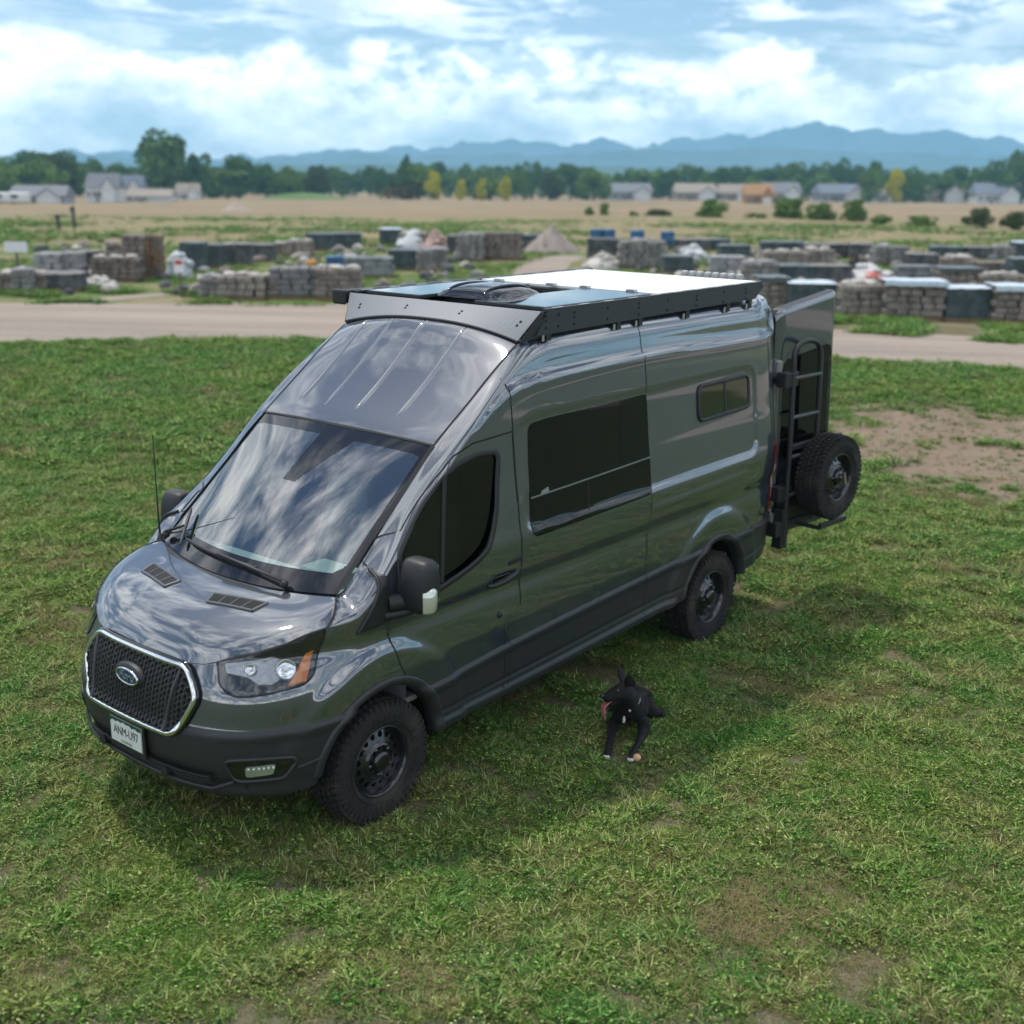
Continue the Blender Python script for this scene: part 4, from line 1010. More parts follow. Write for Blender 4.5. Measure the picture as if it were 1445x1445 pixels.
# awning case along the far rail
mb = MB(); mb.prism([(X0+.05,-.895,2.775),(X0+.05,-.895,2.868),(X0+.05,-.99,2.862),(X0+.05,-1.015,2.83),(X0+.05,-.985,2.77)], (-3.05,0,0)); aw = bevel(part(mb, 'awning_case', M_rack, rk), .012, 3)
mb = MB(); mb.box((X0+.055,-.95,2.82),(.03,.135,.108)); bevel(part(mb, 'awning_end', M_black, aw), .015)
# white coil of hose at the rear of the rack
for k in range(7):
    mb = MB(); mb.lathe([(.045,.0),(.055,.018),(.045,.036)], (-3.55-k*.0, 0, 0), (1,0,0), 10) if False else mb.box((-4.10+.0*k,-.80-.012, RZ1+.045),(.0,.0,.0)) if False else None
for k in range(8):
    mb = MB(); mb.box((-4.52,.12+k*.075,RZ1+.030),(.05,.052,.045)); bevel(part(mb, 'tie_down', mat('white_moulding', (.42,.42,.41), .5), rk), .01)
# ---- left rear door swung open, with ladder and spare wheel
HX, HY, AN = -4.865, .905, R(6)
u_ = Vector((-math.cos(AN), math.sin(AN), 0)); n_ = Vector((math.sin(AN), math.cos(AN), 0))
def dp(a, o, z):                     # a along the door from its hinge, o outwards, z up
    return Vector((HX, HY, 0))+u_*a+n_*o+Vector((0, 0, z))
def tum(z): return -.045*max(0, z-1.3)/1.4-.012*float(sst(.9, .6, z))
DW = .875
def dtop(a): return 2.60+.115*a/DW-.05*max(0,1-a/.05)**2
rd = bpy.data.objects.new('rear_door', None); COL.objects.link(rd); rd.parent = VAN
def rd_build(mb, n, m): return part(mb, n, m, rd)
As = np.linspace(0, DW, 36); P = []
for a in As:
    row = []
    for q in np.linspace(0, 1, 70):
        z = .61+(dtop(a)-.61)*q
        o = tum(z)-.05*max(0, 1-a/.06)**2-.03*max(0, 1-(DW-a)/.03)**2-.02*max(0, 1-(dtop(a)-z)/.025)**2
        d_ = rr_box(a, z, .10, DW-.10, 1.30, 2.28, .14); o -= .006*float(sst(.01, -.03, d_))
        d_ = rr_box(a, z, .12, DW-.06, .80, 1.18, .08); o -= .020*float(sst(.01, -.03, d_))
        o += .012*float(sst(.025, 0, abs(z-1.235)))
        row.append(dp(a, o, z))
    P.append(row)
mb = MB(); mb.grid(P, flip=True)
Q = [[p-n_*.075 for p in r] for r in P]; mb.grid(Q)
rd_build(mb, 'door_skin', M_paint)
mb = MB()
for e in ([P[0], Q[0]], [P[-1], Q[-1]], [[r[0] for r in P], [r[0] for r in Q]], [[r[-1] for r in P], [r[-1] for r in Q]]): mb.grid(e, smooth=False)
rd_build(mb, 'door_edge', M_rubber)
mb = MB()
for a in (.13, .17):
    pass
DWIN = rounded([(.06,1.23),(.06,2.16),(DW-.035,2.26),(DW-.035,1.23)], .09)
FD = lambda a, z, o=0.: np.array(dp(a, tum(z)-.004+o, z))
patch(mb, DWIN, .004, 1, 20, 14, F=FD, skirt=0); rd_build(mb, 'door_window', M_darkglass)
mb = MB(); patch(mb, rounded([(.04,.80),(.04,1.20),(DW-.03,1.20),(DW-.03,.80)], .04), .022, 1, 8, 12, F=FD, skirt=0); rd_build(mb, 'darkening_panel', M_black)  # black sheet added over the paint so the lower door reads dark
mb = MB(); patch(mb, [(.02,.62),(.02,.80),(DW-.02,.80),(DW-.02,.62)], .016, 1, 6, 20, F=FD, skirt=0); rd_build(mb, 'door_bumper', M_clad)
for z in (2.10, .76):
    mb = MB(); mb.box(dp(-.015,.0+tum(z),z), (.07,.06,.15), rot=Matrix.Rotation(-AN,3,'Z')); bevel(rd_build(mb, 'hinge', M_steel), .012)
    mb = MB(); mb.tube([dp(-.03,.03+tum(z),z-.07), dp(-.03,.03+tum(z),z+.07)], .014, 8); rd_build(mb, 'hinge_pin', M_steel)
# ladder: hoop of tube with two rungs and standoffs
LA, LB, LO = .055, .475, .105
mb = MB(); pth = [dp(LA,LO,.56), dp(LA,LO,1.4), dp(LA,LO-.02,2.18)]
pth += [dp(LA+(LB-LA)*.5-(LB-LA)*.5*math.cos(t), LO-.03, 2.18+.15*math.sin(t)**.7) for t in np.linspace(.25, math.pi-.25, 11)]
pth += [dp(LB,LO-.02,2.18), dp(LB,LO,1.4), dp(LB,LO,.72)]
mb.tube(pth, .0225, 10); rd_build(mb, 'ladder', M_black)
for z in (2.03, 1.69, 1.34, 1.0):
    mb = MB(); mb.tube([dp(LA,LO-.004,z), dp(LB,LO-.004,z)], .018, 8); rd_build(mb, 'rung', mat('rung_grey', (.05,.055,.06), .45))
for z in (2.02, 1.02, .70):
    mb = MB(); mb.box(dp(LA-.02,LO*.55+tum(z)*.5,z), (.20,.10,.13), rot=Matrix.Rotation(-AN,3,'Z')); bevel(rd_build(mb, 'ladder_bracket', M_black), .01)
# tyre carrier, shelf and spare wheel
mb = MB(); mb.box(dp(.50,.06,1.12),(.16,.16,.5),rot=Matrix.Rotation(-AN,3,'Z')); mb.box(dp(.5,.085,.74),(.86,.05,.05),rot=Matrix.Rotation(-AN,3,'Z')); mb.box(dp(.5,.085,1.42),(.80,.05,.05),rot=Matrix.Rotation(-AN,3,'Z'))
mb.box(dp(.06,.06,.70),(.10,.10,.36),rot=Matrix.Rotation(-AN,3,'Z')); bevel(rd_build(mb, 'tyre_carrier', M_black), .008)
mb = MB()
for a in (.26,.62): mb.box(dp(a,.19,.715),(.045,.30,.03),rot=Matrix.Rotation(-AN,3,'Z'))
mb.box(dp(.45,.345,.735),(.42,.035,.045),rot=Matrix.Rotation(-AN,3,'Z')); bevel(rd_build(mb, 'wheel_shelf', M_black), .006)
SPC = dp(.50,.24,1.135)
sw = wheel('spare_wheel', SPC, (0, .3, -AN), VAN); sw.scale = (.95, .95, .95)
mb = MB(); mb.tube([(0,.06,0),(0,.17,0)], .016, 8); mb.box((0,.165,0),(.03,.02,.12)); h_ = link('spare_nut', mb.mesh('spare_nut', M_steel), sw)
# right rear door, also open on the far side
mb = MB(); rr = Vector((-math.cos(R(4)), -math.sin(R(4)), 0))
mb.prism([Vector((-4.865,-.86,.62)), Vector((-4.865,-.83,2.58)), Vector((-4.865,-.80,2.62))+rr*.5, Vector((-4.865,-.83,2.60))+rr*.86, Vector((-4.865,-.90,.62))+rr*.86], (0,.07,0)); bevel(part(mb, 'rear_door', M_paint), .02)
mb = MB(); mb.box((-4.70,0,.60),(.25,1.6,.10)); bevel(part(mb, 'rear_step', M_black), .02)
# ------------------------------------------------------------------ dog lying in the van's shade, and its ball
M_fur = mat('black_dog_fur', (.0055,.0052,.0052), .5, var=.3, vscale=60, bump=.6, bscale=220, spec=.35)
DOG = thing('dog', 'black prick eared dog lying on the grass with its tongue out', 'dog', (-1.932, 1.44, 0), R(26))
def skin_obj(name, nodes, edges, m, parent, root=0, lev=2):
    me = bpy.data.meshes.new(name); me.from_pydata([n[0] for n in nodes], edges, []); me.materials.append(m)
    o = link(name, me, parent); md = o.modifiers.new('skin', 'SKIN'); md.use_smooth_shade = True
    for i, n in enumerate(nodes):
        r_ = n[1] if isinstance(n[1], tuple) else (n[1], n[1]); me.skin_vertices[0].data[i].radius = r_; me.skin_vertices[0].data[i].use_root = (i == root)
    sb = o.modifiers.new('sub', 'SUBSURF'); sb.levels = 1; sb.render_levels = lev
    return o
md_ = Vector((.56, -.80, -.16)).normalized()     # where the muzzle points
sk = Vector((.21, -.03, .395))
nd = [((-.24,0,.15),.085),((-.14,0,.185),.10),((-.02,0,.205),.112),((.085,0,.225),.108),((.145,-.005,.295),.078),((.185,-.015,.345),.064),(tuple(sk),(.072,.076)),
      (tuple(sk+md_*.070+Vector((0,0,-.012))),(.053,.050)),(tuple(sk+md_*.122+Vector((0,0,-.020))),(.040,.037)),(tuple(sk+md_*.152+Vector((0,0,-.022))),.028)]
ed = [(i, i+1) for i in range(9)]
def limb(root, pts):
    k = len(nd); ed.append((root, k))
    for i, p in enumerate(pts):
        nd.append(p)
        if i: ed.append((k+i-1, k+i))
limb(3, [((.115,.080,.17),.052),((.10,.108,.085),.044),((.22,.095,.050),.030),((.36,.075,.036),.024),((.43,.068,.030),.026),((.475,.065,.024),.020)])
limb(3, [((.115,-.080,.17),.052),((.10,-.108,.085),.044),((.22,-.105,.050),.030),((.36,-.100,.036),.024),((.43,-.095,.030),.026),((.475,-.093,.024),.020)])
limb(0, [((-.24,.065,.12),.066),((-.13,.115,.10),.050),((-.22,.150,.050),.032),((-.31,.165,.036),.022),((-.24,.19,.024),.022),((-.19,.20,.020),.018)])
limb(0, [((-.24,-.065,.12),.066),((-.13,-.115,.10),.050),((-.22,-.150,.050),.032),((-.31,-.165,.036),.022),((-.23,-.185,.024),.022),((-.18,-.19,.020),.018)])
limb(0, [((-.32,.02,.09),.034),((-.40,.0,.05),.024),((-.48,-.03,.03),.018),((-.55,-.08,.025),.010)])
body = skin_obj('body', nd, ed, M_fur, DOG)
rt = md_.cross(Vector((0,0,1))).normalized(); upv = rt.cross(md_)
for sg in (1, -1):
    b_ = sk+rt*sg*.050+upv*.040-md_*.025; tip = b_+upv*.100+rt*sg*.026+md_*.008
    wa_ = (rt*.55+md_*.83*sg*-1).normalized(); wb_ = wa_.cross(upv)
    mb = MB(); rings = []
    for t, wd in ((0,.036),(.25,.040),(.5,.035),(.75,.024),(.93,.012),(1,.003)):
        c_ = b_.lerp(tip, t); rings.append([c_+wa_*math.cos(a)*wd+wb_*math.sin(a)*wd*.38 for a in np.linspace(0, 2*math.pi, 13)[:-1]])
    mb.grid(rings, closed_v=True); ear = mb.build('ear', M_fur, DOG)
    mb = MB(); ic = [b_.lerp(tip, t)+wb_*(wd*.40)+wa_*w_*wd for t, wd, w_ in ((.1,.034,-.6),(.1,.034,.6),(.55,.028,.5),(.86,.012,0),(.55,.028,-.5))]; mb.add(ic, [(0,1,2,3,4)]); mb.build('inner_ear', mat('inner_ear', (.045,.03,.028), .8), ear)
    mb = MB(); mb.ball(sk+md_*.062+rt*sg*.036+upv*.026, .0105, 10, 6); mb.build('eye', mat('dog_eye', (.02,.010,.004), .05, coat=1.), DOG)
mb = MB(); mb.ball(sk+md_*.160+upv*.004, .0185, 10, 6, sc=(1,1,.8)); mb.build('nose', mat('dog_nose', (.012,.011,.011), .3), DOG)
# lower jaw, open, with a long tongue
jaw = [sk+md_*.03-upv*.050, sk+md_*.09-upv*.066, sk+md_*.135-upv*.072]
mb = MB(); mb.tube(jaw, [.034,.024,.015], 10); mb.build('jaw', M_fur, DOG)
tg = [sk+md_*.07-upv*.043, sk+md_*.125-upv*.052, sk+md_*.160-upv*.075, sk+md_*.168-upv*.115, sk+md_*.165-upv*.150, sk+md_*.160-upv*.165]
mb = MB(); mb.grid([[p+rt*w_*k+upv*dz for w_, dz in ((-1,.0),(-.5,-.003),(0,-.006),(.5,-.003),(1,.0))] for p, k in zip(tg, (.021,.024,.027,.028,.024,.012))]); solid(mb.build('tongue', mat('tongue_pink', (.42,.14,.15), .35, var=.15), DOG), .007)
# collar chain with tag, white chest blaze, white toes
cc = Vector((.138, -.006, .296)); ca = Vector((.45, -.02, .85)).normalized(); cx_ = ca.cross(Vector((0,1,0))).normalized(); cy_ = ca.cross(cx_)
mb = MB(); ringp = [cc+cx_*.072*math.cos(t)+cy_*.076*math.sin(t) for t in np.linspace(0, 2*math.pi, 41)[:-1]]; mb.tube(ringp, .0042, 6, closed=True); col_ = mb.build('collar', mat('pale_collar', (.42,.42,.38), .4, metal=.5), DOG)
mb = MB(); mb.lathe([(.0,.002),(.010,.002),(.010,-.002),(0,-.002)], cc+Vector((.080,.02,-.048)), (.9,.2,.3), 14); mb.build('tag', M_steel, col_)
mb = MB(); mb.ball((.186,-.026,.165), .019, 10, 8, sc=(.7,.55,1.4)); mb.build('chest_patch', mat('white_fur', (.55,.53,.50), .8, bump=.4, bscale=200), DOG)
for y in (.064, -.094):
    mb = MB(); 
    for k in (-1, 0, 1): mb.ball((.480-.005*abs(k), y+k*.011, .024), .0125, 8, 6)
    mb.build('toes', mat('white_fur'), DOG)
# short coat: fine hairs laid back along the body
bpy.context.view_layer.update(); dgr = bpy.context.evaluated_depsgraph_get(); ev = body.evaluated_get(dgr).to_mesh()
ev.calc_loop_triangles(); mb = MB(); rf_ = random.Random(4)
tris = [(t_, t_.area) for t_ in ev.loop_triangles]; ws_ = [a_ for _, a_ in tris]
for t_ in rf_.choices([t_ for t_, _ in tris], ws_, k=9000):
    a_, b_, c_ = (ev.vertices[i].co for i in t_.vertices); u, v = rf_.random(), rf_.random()
    if u+v > 1: u, v = 1-u, 1-v
    p = a_+(b_-a_)*u+(c_-a_)*v; n = t_.normal
    back = Vector((-1, rf_.uniform(-.35,.35), -.35)); back = (back-n*back.dot(n)); d_ = (n*.32+back.normalized()*.9)
    ln = rf_.uniform(.014, .032)*(1.25 if p.x < .15 else .6); sd_ = d_.cross(n).normalized()*.0016
    mb.add([p-sd_, p+sd_, p+d_*ln], [(0,1,2)])
mb.build('fur', M_fur, DOG, kind='stuff'); body.evaluated_get(dgr).to_mesh_clear()
mb = MB(); mb.ball((0,0,0), .027, 24, 16)
ba = link('ball', mb.mesh('ball', mat('worn_peach_ball', (.62,.36,.20), .8, var=.25, vscale=40, bump=.4, bscale=120))); ba.location = (-1.575, 1.728, .030)
tag(ba, 'small peach coloured ball on the grass beside the dog\'s front paw', 'ball')

# ------------------------------------------------------------------ stone yard: pallets of stone
M_wood = mat('pallet_wood', (.24,.16,.09), .85, var=.3, vscale=9, bump=.3)
def stone(n, a, b_): return mat(n, a, .9, var=.3, vscale=6, bump=.5, bscale=18, col2=b_, cscale=2.2)
ST = {'b': stone('brown_stone', (.15,.125,.105), (.225,.19,.165)), 'g': stone('grey_stone', (.17,.16,.15), (.25,.24,.225)), 'l': stone('light_grey_stone', (.27,.265,.27), (.34,.33,.33)),
      'd': stone('dark_stone', (.055,.058,.062), (.10,.10,.10)), 't': stone('teal_wrap', (.040,.058,.062), (.065,.085,.088)), 'p': stone('pale_stone', (.40,.37,.33), (.52,.49,.45)),
      's': stone('slate', (.14,.15,.155), (.24,.25,.25)), 'r': stone('rust_stone', (.20,.115,.055), (.15,.135,.12)), 'k': stone('tan_brown_stone', (.19,.162,.135), (.26,.225,.19)), 'w': stone('worn_grey_stone', (.15,.15,.152), (.20,.195,.19))}
M_paleblue = mat('pale_plastic_sheet', (.46,.53,.60), .3, var=.25, vscale=7, bump=.6, bscale=14)
M_darklid = mat('dark_plastic_lid', (.045,.055,.058), .35, var=.2, vscale=5, bump=.4, bscale=10)
def lump(mb, c, r, seed, sc=(1,1,1), mi=0, n=7, m_=5):
    P = []
    for i in range(m_+1):
        th = math.pi*i/m_; row = []
        for k in range(n):
            ph = 2*math.pi*k/n+seed; q = Vector((math.sin(th)*math.cos(ph), math.sin(th)*math.sin(ph), math.cos(th)))
            q = q*r*(1+.38*mnoise.noise(q*1.6+Vector((seed*7.3, seed, 2)))); row.append(Vector(c)+Vector((q.x*sc[0], q.y*sc[1], q.z*sc[2])))
        P.append(row)
    return mb.grid(P, mi, False, closed_v=True)
def pallet(style, w_, h_, seed, label, d, l):
    rr = random.Random(seed); dep = min(1.05, max(.7, w_))
    o = thing('stone_pallet', label, 'pallet of stone', at(d, l), math.atan2(FY, FX)-math.pi/2+rr.uniform(-.12, .12), 'pallets of stone in the yard')
    mb = MB(); b0 = .11
    for x in (-.44, -.15, .15, .44): mb.box((x*w_, 0, .095), (w_*.16, dep, .022))
    for y in (-.42, 0, .42): mb.box((0, y*dep, .045), (w_*.98, .09, .09))
    mb.build('pallet_base', M_wood, o)
    S = ST[{'c':'b','S':'b','T':'t','K':'b','p':'k'}.get(style, style)]
    if style in 'tTd':                       # wrapped block under plastic with a slightly sagging top
        mb = MB(); nz = 5; P = []
        for i in range(nz+1):
            z = b0+h_*i/nz-b0*i/nz; k = 1+.015*math.sin(i*2+seed); row = []
            for t in range(32):
                a = 2*math.pi*t/32; ca, sa = math.cos(a), math.sin(a); m_ = max(abs(ca), abs(sa))**.88
                row.append((ca/m_*w_*.49*k+.02*rr.uniform(-1,1)*w_*.3, sa/m_*dep*.49*k, z))
            P.append(row)
        mb.grid(P, closed_v=True, smooth=False); mb.build('wrapped_stack', S, o)
        mb = MB(); G = [[(x*w_*.5, y*dep*.5, h_+.03*mnoise.noise(Vector((x*2.5+seed, y*2.5, 1)))+(.035 if abs(x) < .9 and abs(y) < .9 else -.01)) for y in np.linspace(-1.02,1.02,7)] for x in np.linspace(-1.02,1.02,9)]
        mb.grid(G, flip=True, smooth=False); mb.build('cover_sheet', M_paleblue if style == 'T' else (ST['g'] if style == 'd' else M_darklid), o)
    else:
        courses = max(2, int(round((h_-b0)/.17))); ch_ = (h_-b0)/courses
        nx = max(2, int(round(w_/.30)))
        k = 0
        for c in range(courses):
            if style == 's': nxx, hh = 1, ch_
            else: nxx, hh = nx, ch_
            mb = MB()
            for i in range(nxx):
                for y in ((-.25, .25) if nxx > 1 else (0,)):
                    x = ((i+.5)/nxx-.5)*w_+(.03*w_ if c % 2 else -.01*w_); sx = w_/nxx*rr.uniform(.88, .98); sy = dep*(.5 if nxx > 1 else 1)*rr.uniform(.88, .98)
                    mb.box((x+rr.uniform(-.02,.02), y*dep+rr.uniform(-.02,.02), b0+(c+.5)*ch_), (sx, sy, hh*rr.uniform(.90, .99)), rot=Matrix.Rotation(rr.uniform(-.05,.05), 3, 'Z'))
            q = mb.build('stone_course', S, o, kind='stuff')
            bevel(q, .02, 1)
        if style in 'pcg' or style == 'b' and seed % 2:
            for i in range(rr.randint(5, 8)):
                mb = MB(); lump(mb, (rr.uniform(-.4,.4)*w_, rr.uniform(-.38,.38)*dep, h_+.03), rr.uniform(.09,.17), rr.random()*9, (1.3,1.1,.6)); mb.build('loose_stone', ST['p'] if style != 'g' else ST['l'], o)
        if style in 'kK':
            mb = MB(); G = [[(x*w_*.52, y*dep*.52, h_+.05+.03*mnoise.noise(Vector((x*3+seed, y*3, 2)))) for y in np.linspace(-1,1,8)] for x in np.linspace(-1,1,10)]
            edge_ = [G[i][0] for i in range(10)]
            mb.grid(G, flip=True, smooth=False); mb.grid([edge_, [(p[0]*1.01, p[1]-.01, p[2]-.13) for p in edge_]], smooth=False)
            mb.build('cover_sheet', M_paleblue if style == 'K' else M_darklid, o)
        if style == 'r' or style == 'c':
            mb = MB()
            for x in np.linspace(-.5, .5, 7): mb.box((x*w_, -dep*.51, b0+(h_-b0)/2), (.02,.012,h_-b0))
            for z in np.linspace(b0, h_, 5): mb.box((0, -dep*.515, z), (w_,.012,.02))
            mb.build('wire_cage', mat('rusty_wire', (.10,.06,.035), .8), o)
    return o
CRN = {'b':'brown stone blocks','g':'grey stone blocks','l':'pale grey cut stone','d':'dark stone under plastic','t':'dark green wrapped stone','p':'blocks topped with loose pale rubble','s':'long grey slate slabs','r':'rust brown stone stacked tall','k':'tan stone under a dark lid','w':'worn grey stone','c':'stone in a wire cage','S':'brown stone raised on another stack','T':'dark green wrapped stone with a pale sheet on top','K':'brown stone under a pale plastic sheet'}
CR = [(37.5,-15.54,.62,.43,'b','low, at the very left end of the nearest row'),(37.35,-14.96,.5,.52,'g','second from the left end of the nearest row'),(37.8,-14.68,.39,.42,'b','narrow, third from the left end of the nearest row'),(38.1,-14.04,1.1,.42,'d','low and wide, in front of the pale grey cut stone'),
(43.25,-16.31,.88,.66,'l','left one of two behind the low wide pallet'),(43.35,-15.58,.65,.69,'l','right one of two behind the low wide pallet'),(44.0,-15.16,.64,.67,'d','between pale grey cut stone and the wire cage'),(41.6,-13.49,1.45,.63,'c','wide cage beside the tall rust brown stack'),
(42.4,-13.05,.73,1.28,'S','tall, behind the wire cage'),(42.5,-12.61,.77,1.25,'r','tallest in the yard, behind the red and white sign'),(45.85,-11.95,.8,.87,'t','first in the row behind the red and white sign'),(47.6,-11.62,.55,.71,'t','narrow, second in the row behind the red and white sign'),
(49.1,-11.08,1.14,.68,'d','wide, third in the row behind the red and white sign'),(51.5,-10.54,.9,.54,'d','fourth in the row behind the red and white sign'),(54.55,-10.3,.51,.42,'b','small, at the back end of the row behind the sign'),(54.65,-9.52,.92,.51,'p','alone on grass behind the row past the sign'),
(36.15,-8.98,.52,.48,'g','left end of the roadside row before the van roof'),(36.05,-8.03,1.23,.54,'p','second in the roadside row before the van roof'),(36.3,-7.27,.46,.5,'b','narrow, left of the worn grey stone'),(36.55,-6.52,1.33,.74,'w','broad, in the middle of the roadside row'),(36.25,-5.19,1.22,.74,'b','with a blue drum behind, nearest the van roof'),
(44.05,-5.38,1.87,.57,'s','widest stack, behind the blue drum'),(47.7,-4.29,1.05,.6,'t','right of the slate slabs'),(46.45,-3.42,.49,.64,'g','left one of the narrow pair right of the slate'),(48.2,-2.95,.59,.58,'g','right one of the narrow pair right of the slate'),
(58.6,-9.22,1.2,.63,'t','left one of two far back at the meadow edge'),(60.35,-8.22,1.34,.58,'t','right one of two far back at the meadow edge'),(62.9,-6.32,1.03,.72,'T','alone far back left of the pale sacks'),(59.7,-4.92,1.22,.64,'p','under a white sheet far back by the pink rubble'),
(56.9,-2.77,.6,.68,'d','narrow, right of the pink rubble heap'),(52.5,-1.91,1.07,.92,'g','left of the wide brown stack by the gravel cone'),(53.5,-.59,1.65,.98,'b','wide, left of the gravel cone'),(61.15,.93,1.21,.55,'t','at the foot of the gravel cone'),
(52.35,3.78,1.31,.83,'d','below the two left blue drums'),(49.4,5.07,1.67,.89,'g','big, above the white roof panel'),(47.1,6.23,1.04,.51,'t','right of the big grey stack above the roof panel'),(61.7,8.18,1.01,.42,'d','first of the back row right of the blue drums'),(61.9,9.27,1.01,.42,'d','second of the back row right of the blue drums'),(62.1,10.3,.94,.42,'t','third of the back row right of the blue drums'),
(55.65,9.89,1.3,.46,'t','behind the light grey stone'),(46.3,7.96,1.21,.58,'l','above the rear of the white roof panel'),(42.05,8.38,1.07,.63,'g','just behind the rear end of the roof rack'),(59.3,12.37,1.04,.43,'t','left one of two in the back row above the open door'),(59.45,13.46,1.04,.43,'t','right one of two in the back row above the open door'),
(56.55,13.81,1.02,.5,'d','first of three in the back row right of the open door'),(57.2,15.02,1.03,.48,'d','second of three in the back row right of the open door'),(56.35,15.84,1.02,.53,'d','third of three in the back row right of the open door'),(42.95,9.73,1.2,.5,'t','in the middle row behind the gap at the open door'),(43.1,11.07,1.33,.5,'d','in the middle row above the open door'),
(50.2,12.37,.93,.61,'p','short, behind the middle row above the open door'),(49.3,10.75,1.72,.57,'p','long, behind the middle row left of the open door'),(33.9,7.09,.8,.76,'k','seen through the gap between van and open door'),(33.45,8.12,1.2,.7,'T','behind the top of the open door'),(33.05,9.3,1.26,.69,'p','in the front row right of the open door'),
(32.5,10.59,1.41,.81,'K','in the front row left of the green wrapped one'),(32.3,11.94,1.21,.71,'T','beside the right edge by the road'),(31.9,13.05,1.11,.76,'K','in the front row at the right edge'),(43.1,13.98,1.2,.53,'s','short slabs, right of the red and white bags'),(41.6,14.98,1.3,.53,'k','behind the pale topped pallets near the right edge'),
(46.7,18.15,1.17,.45,'b','low, behind the pale rubble near the right edge'),(40.95,16.23,1.35,.42,'p','low, second row near the right edge'),(45.25,18.68,.87,.64,'t','third row at the right edge'),(52.5,15.93,1.31,.64,'g','tall, behind the red and white bags'),(51.05,16.89,1.22,.44,'d','low, right of the tall grey stack behind the bags'),
(56.85,19.89,1.32,.42,'t','in the back row near the right edge, left one'),(56.55,21.19,1.05,.44,'d','in the back row near the right edge, middle one'),(56.65,22.27,.99,.44,'g','in the back row near the right edge, right one'),(56.8,23.41,.93,.64,'T','in the back row at the right edge'),(49.35,17.82,1.18,.42,'p','in the third row near the right edge')]
for i, (d, l, w_, h_, s_, wh) in enumerate(CR):
    pallet(s_, max(w_, .55)*1.10, h_*1.12+.08, i+3, ' '.join(('pallet of '+CRN[s_]+' '+wh).replace(',', '').split()[:16]), d, l)
# heaps and loose things in the yard
def heap(name, label, cat, d, l, w_, h_, m, n, seed, rmin=.06, rmax=.14, cone=False):
    rr = random.Random(seed); o = thing(name, label, cat, at(d, l), rr.uniform(0, 3))
    mb = MB(); P = []
    for i in range(13):
        q = i/12; row = []
        for k in range(28):
            a = 2*math.pi*k/28; r_ = w_*.5*q*(1+.16*mnoise.noise(Vector((math.cos(a)*1.4, math.sin(a)*1.4, seed)))); z = h_*(1-q)**(.95 if cone else .6)*(1+.12*mnoise.noise(Vector((math.cos(a)*3*q, math.sin(a)*3*q, seed+3))))
            row.append((math.cos(a)*r_, math.sin(a)*r_, max(-.05, z-(.05 if q == 1 else 0))))
        P.append(row)
    mb.grid(P, flip=True, closed_v=True, smooth=cone); mb.build('mound', m, o)
    if n:
        mb = MB()
        for i in range(n):
            a, q = rr.uniform(0, 6.28), rr.random()**.6; lump(mb, (math.cos(a)*w_*.5*q, math.sin(a)*w_*.5*q, h_*(1-q)**.6+.01), rr.uniform(rmin, rmax), rr.random()*20, (1.2,1,.7))
        mb.build('rubble', m, o, kind='stuff')
    return o
M_gravel = mat('heaped_gravel', (.25,.21,.18), .95, var=.2, vscale=5, bump=.6, bscale=30)
heap('gravel_pile', 'cone shaped pile of beige gravel in the middle of the yard', 'gravel pile', 59.2, 1.75, 2.9, 1.25, M_gravel, 40, 4, .03, .07, True)
heap('earth_pile', 'low grey earth pile out on the bare field', 'earth pile', 154, -34.6, 4.0, 1.1, mat('heaped_earth', (.30,.24,.20), .95, var=.2, vscale=2), 0, 5, cone=True)
heap('stone_heap', 'flat heap of pale stones on grass before the wire cage', 'stone heap', 39.9, -13.55, 1.0, .28, ST['p'], 26, 6)
heap('stone_heap', 'pinkish rubble heap far back left of the gravel cone', 'stone heap', 57.6, -3.7, 1.3, 1.05, mat('pink_rubble', (.40,.28,.24), .9, var=.35, vscale=5, bump=.5), 40, 7)
heap('stone_heap', 'grey white rubble heap right of the gravel cone', 'stone heap', 49.2, 3.55, 1.5, .62, ST['p'], 40, 8)
heap('sheet_heap', 'crumpled heap of white plastic behind the red and white sign', 'plastic heap', 43.9, -12.0, 1.0, .85, mat('white_plastic', (.44,.46,.49), .4, var=.2, vscale=6, bump=.5), 14, 9, .10, .2)
heap('sack_heap', 'heap of white and red sacks beside the dark bundle', 'sack heap', 43.2, 12.45, 1.9, .72, mat('white_sacking', (.46,.455,.45), .6, var=.25, vscale=5, bump=.5, col2=(.50,.10,.07), cscale=1.1, cthr=(.56,.60)), 16, 10, .12, .22)
heap('sack_heap', 'white sacks piled behind the big grey stack', 'sack heap', 54.5, 7.9, 1.5, .62, mat('pale_sacking', (.48,.48,.49), .6, var=.15, vscale=5, bump=.4), 14, 11, .12, .22)
heap('boulder', 'round tan boulder on top behind the wire cage', 'boulder', 44.5, -14.5, .9, 1.2, ST['k'], 6, 12, .2, .3)
heap('sack_heap', 'white sheet thrown over stone far back before the meadow', 'sheet heap', 58.9, -4.9, 1.3, 1.05, mat('white_sheet', (.52,.53,.54), .6, bump=.3), 6, 13, .15, .25)
heap('bundle', 'dark upright bundle standing behind the red and white sacks', 'bundle', 44.4, 12.35, .5, 1.05, mat('dark_sacking', (.025,.022,.022), .8), 5, 14, .1, .16)
